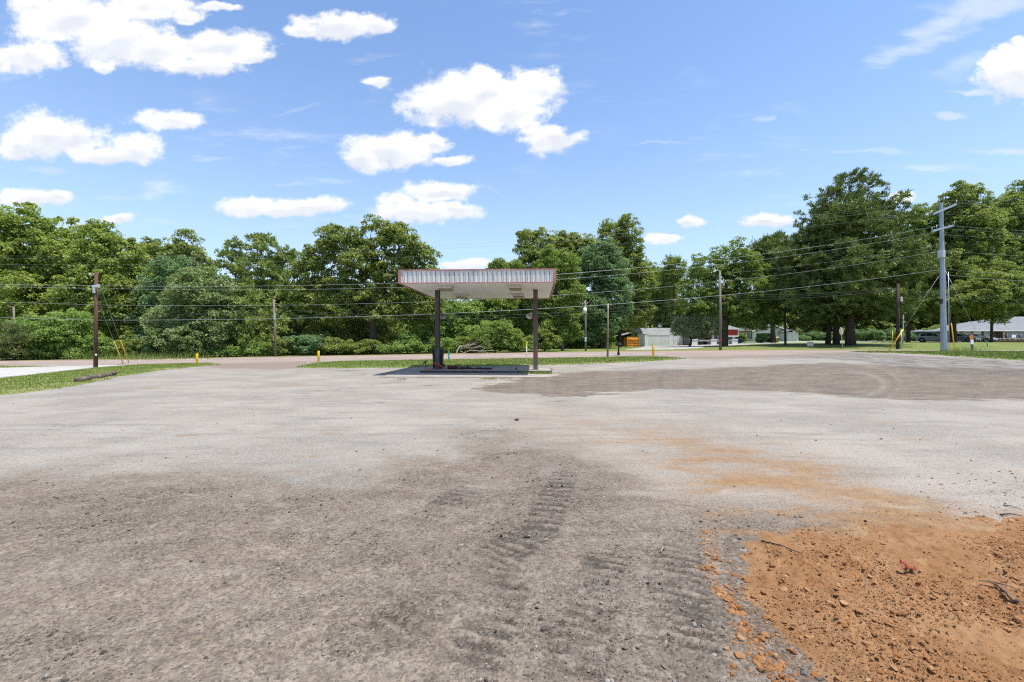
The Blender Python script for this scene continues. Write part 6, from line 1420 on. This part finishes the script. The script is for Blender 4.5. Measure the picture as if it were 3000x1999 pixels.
# ================================================================== CARS
M['tyre'] = pm('tyre_rubber', (.02, .02, .02), (.03, .03, .03), 6, .85, .1)
M['rim'] = pm('alloy_rim', (.35, .36, .38), (.25, .26, .28), 5, .35, 0, .6)
M['car_glass'] = pm('car_glass', (.02, .025, .03), (.04, .045, .05), 1.5, .06, 0, spec=.8)
M['lamp_glass'] = pm('headlamp_glass', (.62, .64, .66), (.5, .52, .55), 6, .1, 0, spec=.8)
M['tail_red'] = pm('tail_lamp', (.3, .01, .01), (.25, .01, .01), 5, .2, 0)
M['amber'] = pm('amber_lamp', (.7, .2, .02), (.6, .15, .02), 5, .2, 0)
M['trim_black'] = pm('car_black_trim', (.02, .02, .022), (.03, .03, .03), 5, .6, 0)
def paint(name, c, metal=.4): return pm(name, c, tuple(x * .93 for x in c), 1.2, .28, 0, metal, .5, coat=.6)
def car(label, base, rz, col, L=4.5, W=1.8, low=None, green=None, wheels=(.95, 3.6), wr=.34, belt=.95, cat='car', wins=(), windscreen=None, rear=None, boxy=.0, name='parked_car'):
    """low: side outline of the lower body (x back to front, z); green: outline of the cabin above the belt line."""
    t = thing(name, label, cat, base, rz, 'parked cars'); hw = W / 2; ox = -L / 2
    def wz(z, x):
        k = 1 - (.10 - .06 * boxy) * max(0, (abs(x - L / 2) / (L / 2)) - .72) / .28
        return hw * k * (.96 if z < .35 else 1)
    mb = MB(); n = len(low)
    prof = [(x, z) for x, z in low]
    V = []
    for s, f in ((-1, 1.0), (-.93, 1.0), (.93, 1.0), (1, 1.0)):
        for x, z in prof:
            sh = .05 if abs(s) == 1 else 0
            zc = z - (sh if z > .5 else -sh)
            V.append((ox + x, s * wz(z, x) / (1 if abs(s) == 1 else .985), zc))
    Fs = [tuple(range(n)), tuple(range(4 * n - 1, 3 * n - 1, -1))]
    for r in range(3):
        for i in range(n): Fs.append((r * n + i, (r + 1) * n + i, (r + 1) * n + (i + 1) % n, r * n + (i + 1) % n))
    mb.add(V, Fs, 0, True)
    zb = min(z for _, z in green); zt = max(z for _, z in green)
    def gy(z): return hw * (.93 - (.17 - .12 * boxy) * (z - zb) / (zt - zb))
    n2 = len(green); V = [(ox + x, -gy(z), z) for x, z in green] + [(ox + x, gy(z), z) for x, z in green]
    mb.add(V, [tuple(range(n2)), tuple(range(2 * n2 - 1, n2 - 1, -1))] + [(i, n2 + i, n2 + (i + 1) % n2, (i + 1) % n2) for i in range(n2)], 0, True)
    body = mb.build('body', col, t)
    me = body.data
    if hasattr(me, 'set_sharp_from_angle'): me.set_sharp_from_angle(angle=math.radians(32))
    for w_ in wins:
        for s in (-1, 1):
            m2 = MB(); a = [(ox + x, s * (gy(z) + .006), z) for x, z in w_]; b = [(ox + x, s * (gy(z) - .01), z) for x, z in w_]; k = len(w_)
            m2.add(a + b, [tuple(range(k)), tuple(range(2 * k - 1, k - 1, -1))] + [(i, k + i, k + (i + 1) % k, (i + 1) % k) for i in range(k)]); m2.build('window', M['car_glass'], t)
    for nm, ends in (('windscreen', windscreen), ('rear_window', rear)):
        if ends:
            (xa, za), (xb, zb_) = ends; dx, dz = xb - xa, zb_ - za; ll = math.hypot(dx, dz); nx, nz = dz / ll, -dx / ll
            if nz < 0: nx, nz = -nx, -nz
            m2 = MB(); A = [(ox + xa + nx * o, s * gy(za) * .92, za + nz * o) for o in (.008, -.01) for s in (-1, 1)]; Bv = [(ox + xb + nx * o, s * gy(zb_) * .9, zb_ + nz * o) for o in (.008, -.01) for s in (-1, 1)]
            m2.add([A[0], A[1], Bv[1], Bv[0], A[2], A[3], Bv[3], Bv[2]], [(0, 1, 2, 3), (7, 6, 5, 4), (0, 4, 5, 1), (1, 5, 6, 2), (2, 6, 7, 3), (3, 7, 4, 0)]); m2.build(nm, M['car_glass'], t)
    for x in wheels:
        for s in (-1, 1):
            arch = MB(); arch.tube([(ox + x, s * (hw - .03), wr + .02), (ox + x, s * (hw + .004), wr + .02)], wr * 1.17, 20); arch.build('wheel_arch', M['trim_black'], t)
            wh = thing('wheel', None, None, (ox + x, s * (hw - .09), wr)); wh.parent = t
            MB().tube([(0, -.1, 0), (0, -.08, 0), (0, .08, 0), (0, .1, 0)], [wr * .9, wr, wr, wr * .9], 20).build('tyre', M['tyre'], wh)
            r = MB(); r.tube([(0, s * .1, 0), (0, s * .107, 0)], [wr * .62, wr * .6], 18)
            for kk in range(5): a = 2 * math.pi * kk / 5; r.beam((0, s * .112, 0), (wr * .58 * math.cos(a), s * .112, wr * .58 * math.sin(a)), .07, .016, up=(0, 1, 0))
            r.build('rim', M['rim'], wh)
    zf = max(z for x, z in low if x > L * .93); zr = max(z for x, z in low if x < L * .07)
    for s in (-1, 1):
        MB().bbox(ox + L - .34, s * hw * .62 - .22, zf - .22, ox + L - .03, s * hw * .62 + .22, zf - .07, .03).build('headlight', M['lamp_glass'], t)
        MB().bbox(ox + .0, s * hw * .72 - .12, zr - .26, ox + .12, s * hw * .72 + .12, zr - .05, .02).build('tail_light', M['tail_red'], t)
        MB().bbox(ox + windscreen[0][0] - .35, s * (hw + .09) - .1, belt + .02, ox + windscreen[0][0] - .17, s * (hw + .09) + .1, belt + .16, .03).build('mirror', col, t)
        for dx in (.0, 1.0): MB().box(ox + L * .5 - .55 + dx, s * (hw + .006) - .012, belt - .16, ox + L * .5 - .35 + dx, s * (hw + .006) + .012, belt - .12).build('door_handle', M['trim_black'], t)
    MB().box(ox + L - .12, -hw * .5, .38, ox + L + .012, hw * .5, .56).build('grille', M['trim_black'], t)
    MB().box(ox + L - .1, -hw * .75, .2, ox + L + .01, hw * .75, .34).build('bumper', M['trim_black'], t)
    MB().box(ox + L - .02, -.2, .42, ox + L + .02, .2, .53).build('plate', M['white_paint'], t)
    return t
white = paint('pearl_white_paint', (.50, .48, .44), .0); silver = paint('silver_paint', (.30, .32, .34), .2); silver2 = paint('pale_grey_paint', (.27, .27, .27), .2); dgreen = paint('dark_green_paint', (.012, .02, .016), .2); greyp = paint('grey_paint', (.22, .24, .26), .4)
suv_low = [(.05, .35), (.0, .7), (.08, 1.0), (.6, 1.04), (3.0, 1.0), (3.95, .93), (4.35, .78), (4.45, .5), (4.4, .25), (.2, .25)]
suv_g = [(.12, 1.0), (.45, 1.5), (.8, 1.66), (2.3, 1.69), (2.65, 1.6), (3.35, 1.0)]
k8 = B(2736, 80)
car('pearly white SUV parked under the trees left of the steel pole', k8, -.88, white, 4.6, 1.85, suv_low, suv_g, (.85, 3.55), .36, 1.0, 'car', [[(.62, 1.06), (.78, 1.48), (1.32, 1.56), (1.36, 1.06)], [(1.42, 1.06), (1.40, 1.57), (2.2, 1.58), (2.25, 1.06)], [(2.32, 1.06), (2.28, 1.57), (2.55, 1.52), (3.08, 1.06)]], ((3.3, 1.03), (2.66, 1.58)), ((.14, 1.05), (.44, 1.47)))
sd_low = [(.05, .35), (.0, .75), (.1, .95), (.9, 1.0), (3.2, .92), (4.1, .82), (4.45, .66), (4.5, .4), (4.4, .22), (.2, .22)]
sd_g = [(.7, .95), (1.35, 1.36), (1.75, 1.44), (2.45, 1.42), (3.35, .88)]
sw = [[(1.1, 1.0), (1.5, 1.32), (1.95, 1.36), (1.98, .99)], [(2.05, .99), (2.02, 1.36), (2.42, 1.34), (3.0, .97)]]
car('light silver hatchback half hidden behind the steel pole', B(2815, 78), -1.15, silver, 4.5, 1.78, sd_low, [(.3, .95), (.75, 1.38), (1.5, 1.48), (2.3, 1.46), (3.45, .88)], (.8, 3.5), .33, .93, 'car', [[(.75, 1.0), (.95, 1.34), (1.7, 1.40), (1.72, .99)], [(1.8, .99), (1.78, 1.40), (2.28, 1.38), (3.05, .97)]], ((3.4, .9), (2.36, 1.43)), ((.33, 1.0), (.74, 1.35)))
car('grey sedan with shiny bonnet parked before the tan house', B(2864, 80), -1.15, silver2, 4.7, 1.8, [(x * 1.04, z) for x, z in sd_low], sd_g, (.85, 3.7), .33, .93, 'car', sw, ((3.3, .91), (2.5, 1.39)), ((.74, 1.0), (1.33, 1.33)))
jp_low = [(.0, .45), (.0, 1.05), (.05, 1.1), (2.9, 1.08), (3.9, 1.04), (4.0, .95), (4.02, .5), (3.9, .38), (.1, .38)]
jp_g = [(.03, 1.08), (.08, 1.72), (.2, 1.78), (2.35, 1.78), (2.45, 1.72), (2.8, 1.08)]
jt = car('dark green boxy off-road car parked behind the yew bush', B(2250, 90), -.60, dgreen, 4.1, 1.75, jp_low, jp_g, (.75, 3.3), .38, 1.1, 'car', [[(.2, 1.18), (.22, 1.66), (.95, 1.68), (.95, 1.18)], [(1.08, 1.18), (1.08, 1.68), (1.65, 1.68), (1.65, 1.18)], [(1.75, 1.18), (1.75, 1.68), (2.35, 1.66), (2.62, 1.18)]], ((2.78, 1.14), (2.5, 1.66)), None, .9)
MB().box(1.88, -.90, .86, 2.06, -.80, .98).build('turn_signal', M['amber'], jt)
car('grey car half hidden behind the white porch post', B(2143, 88), -.5, greyp, 4.4, 1.75, sd_low, sd_g, (.8, 3.5), .33, .93, 'car', sw, ((3.3, .91), (2.5, 1.39)), ((.74, 1.0), (1.33, 1.33)))
# ================================================================== SKY, SUN, CAMERA
SUN = Vector((0.30, -0.16, 1.0)).normalized()
elev = math.asin(SUN.z); azim = math.atan2(SUN.x, SUN.y)
w = bpy.data.worlds.new("World"); SC.world = w; w.use_nodes = True
w.node_tree.nodes.clear(); T = NT(w.node_tree)
sky = T.n('ShaderNodeTexSky', sky_type='NISHITA'); sky.sun_disc = False
sky.sun_elevation = elev; sky.sun_rotation = azim; sky.air_density = 1.0; sky.dust_density = 0.7; sky.ozone_density = 1.6; sky.altitude = 100
dirv = T.n('ShaderNodeTexCoord').outputs['Generated']
sx = T.n('ShaderNodeSeparateXYZ', {'Vector': dirv})
ay_ = T.math('MAXIMUM', T.math('ABSOLUTE', sx.outputs[1]), 0.05)
uv = T.n('ShaderNodeCombineXYZ', {'X': T.math('DIVIDE', sx.outputs[0], ay_), 'Y': T.math('DIVIDE', sx.outputs[2], ay_), 'Z': 0.0}).outputs[0]
n_big = T.n('ShaderNodeTexNoise', {'Vector': T.scale(uv, (1, 1.35, 1)), 'Scale': 9.0, 'Detail': 9, 'Roughness': .6})
warp = T.vm('MULTIPLY', T.vm('SUBTRACT', n_big.outputs['Color'], (.5, .5, .5)), (.10, .045, 0))
uvw = T.vm('ADD', uv, warp)
CLOUDS = [  # x, y, half width, half height in the 3000 px wide photograph
 (230, 60, 200, 75), (340, 125, 150, 70), (480, 150, 130, 55), (640, 140, 145, 48), (590, 195, 120, 30), (420, 20, 150, 45), (730, 168, 70, 18), (100, 20, 80, 40),
 (85, 165, 125, 46), (300, 198, 28, 16), (545, 45, 40, 20), (1000, 75, 120, 40), (900, 88, 60, 16), (1090, 72, 60, 26), (640, 25, 60, 12),
 (1420, 280, 200, 78), (1330, 305, 150, 62), (1560, 268, 95, 62), (1490, 335, 120, 45), (1110, 243, 48, 17), (1545, 375, 50, 22), (1430, 225, 70, 30), (1620, 412, 92, 36),
 (1140, 445, 135, 50), (1260, 420, 60, 28), (1310, 468, 75, 13), (1060, 475, 50, 30), (130, 395, 120, 66), (225, 400, 90, 55), (50, 425, 60, 45), (385, 440, 85, 40), (300, 452, 95, 25),
 (490, 352, 108, 29), (75, 580, 75, 26), (165, 580, 65, 22), (350, 636, 48, 15), (725, 603, 95, 28), (905, 600, 125, 26), (830, 608, 110, 22),
 (1285, 560, 120, 28), (1230, 618, 160, 28), (1160, 598, 60, 32), (1330, 610, 70, 24), (2985, 215, 115, 85), (2950, 165, 60, 38), (2990, 120, 35, 16), (2240, 652, 80, 20), (1940, 701, 60, 17), (2640, 582, 50, 20),
 (2030, 650, 40, 16), (3100, 240, 120, 90), (1360, 775, 80, 14)]
acc = None; acc2 = None
for cx, cy, rx, ry in CLOUDS:
    l = T.vm('LENGTH', T.n('ShaderNodeVectorMath', {0: uvw, 1: (F / (1.1 * rx), F / (1.12 * ry), 0), 2: (-(cx - 1500) / (1.1 * rx), -(1000 - cy) / (1.12 * ry), 0)}, operation='MULTIPLY_ADD').outputs[0])
    v = T.math('SUBTRACT', 1.0, l)
    acc = v if acc is None else T.math('SMOOTH_MAX', acc, v, .25)
    l2 = T.vm('LENGTH', T.n('ShaderNodeVectorMath', {0: uvw, 1: (F / (1.1 * rx), F / (1.12 * ry), 0), 2: (-(cx - 1500) / (1.1 * rx), -(1000 - cy) / (1.12 * ry) - .55, 0)}, operation='MULTIPLY_ADD').outputs[0])
    v2 = T.math('SUBTRACT', 1.0, l2); acc2 = v2 if acc2 is None else T.math('SMOOTH_MAX', acc2, v2, .25)
n_f = T.noise(T.scale(uv, (1, 1.2, 1)), 34, 8, .62)
n_m = T.noise(T.scale(uv, (1, 1.3, 1)), 11, 6, .6)
d = T.math('ADD', acc, T.math('ADD', T.math('MULTIPLY', T.math('SUBTRACT', n_m, .5), 1.2), T.math('MULTIPLY', T.math('SUBTRACT', n_f, .5), 1.0)))
dens = T.sstep(d, -.14, .42)
# thin high streaks and small wisps
wis = T.noise(T.scale(T.vm('ADD', uv, T.scale(warp, (.6, .6, 0))), (1.1, 5.0, 1)), 5.0, 7, .62)
wm = T.sstep(T.noise(uv, 1.9, 2), .48, .62)
wisp = T.math('MULTIPLY', T.math('MULTIPLY', T.sstep(wis, .50, .80), wm), .55)
for cx, cy, rx, ry, rot, st in [(2780, 60, 230, 50, .45, .42), (2700, 130, 230, 34, .35, .36), (2900, 30, 180, 46, .4, .4), (2860, 180, 150, 40, .3, .25), (2990, 450, 190, 14, -.06, .6), (2850, 268, 120, 10, -.06, .55), (2780, 342, 70, 16, 0, .5), (2560, 440, 180, 8, .02, .25), (2740, 490, 180, 14, -.05, .3), (1930, 420, 140, 7, .0, .22), (2250, 350, 50, 12, .1, .3), (880, 320, 130, 10, .2, .2), (140, 505, 90, 14, 0, .3), (620, 470, 90, 8, 0, .2)]:
    c = T.vm('SUBTRACT', uvw, ((cx - 1500) / F, (1000 - cy) / F, 0))
    cr, sr = math.cos(rot), math.sin(rot)
    a_ = T.math('DIVIDE', T.vm('DOT_PRODUCT', c, (cr, sr, 0)), rx / F); b_ = T.math('DIVIDE', T.vm('DOT_PRODUCT', c, (-sr, cr, 0)), ry / F)
    e = T.math('SUBTRACT', 1.0, T.math('SQRT', T.math('ADD', T.math('MULTIPLY', a_, a_), T.math('MULTIPLY', b_, b_))))
    e = T.math('ADD', e, T.math('MULTIPLY', T.math('SUBTRACT', wis, .5), 2.2))
    wisp = T.math('MAXIMUM', wisp, T.sstep(e, .0, .9, 0, st))
up = T.sstep(sx.outputs[2], 0.0, .03)
dens = T.math('MULTIPLY', T.math('MAXIMUM', dens, wisp), up)
top_ = T.math('ADD', T.math('SUBTRACT', acc2, acc), T.math('MULTIPLY', T.math('SUBTRACT', n_m, .5), 1.5))
shade = T.sstep(top_, -.75, .05)
cloudc = T.mix(shade, (3.55, 3.72, 4.1), (4.75, 4.75, 4.75))
hz = T.math('POWER', T.math('SUBTRACT', 1.0, T.math('MINIMUM', T.math('ABSOLUTE', sx.outputs[2]), 1.0)), 3.9)
tintsky = T.mix(T.math('MULTIPLY', hz, .86), T.mix(1.0, sky.outputs[0], SKYTINT, 'MULTIPLY'), (3.05, 3.6, 4.3))
colr = T.mix(dens, tintsky, cloudc)
bg = T.n('ShaderNodeBackground', {'Color': colr, 'Strength': SKYSTR})
w.cycles.sampling_method = 'MANUAL'; w.cycles.sample_map_resolution = 256
out = T.n('ShaderNodeOutputWorld'); w.node_tree.links.new(bg.outputs[0], out.inputs[0])

sd_ = bpy.data.lights.new('sun', 'SUN'); sd_.energy = SUNSTR; sd_.angle = math.radians(.53); sd_.color = (1.0, .95, .87)
so = bpy.data.objects.new('sun', sd_); COL.objects.link(so); so.rotation_euler = SUN.to_track_quat('Z', 'Y').to_euler()
cd = bpy.data.cameras.new('camera'); cd.lens = 16; cd.sensor_width = 36; cd.sensor_fit = 'HORIZONTAL'; cd.clip_end = 4000; cd.clip_start = .05
cam = bpy.data.objects.new('camera', cd); COL.objects.link(cam); cam.location = (0, 0, H); cam.rotation_euler = (math.pi / 2, 0, 0)
SC.camera = cam
SC.view_settings.view_transform = 'Standard'; SC.view_settings.look = 'None'; SC.view_settings.exposure = EXPO; SC.view_settings.gamma = 1
SC.cycles.max_bounces = 6; SC.cycles.transparent_max_bounces = 8; SC.cycles.use_denoising = False; SC.cycles.filter_width = 1.15
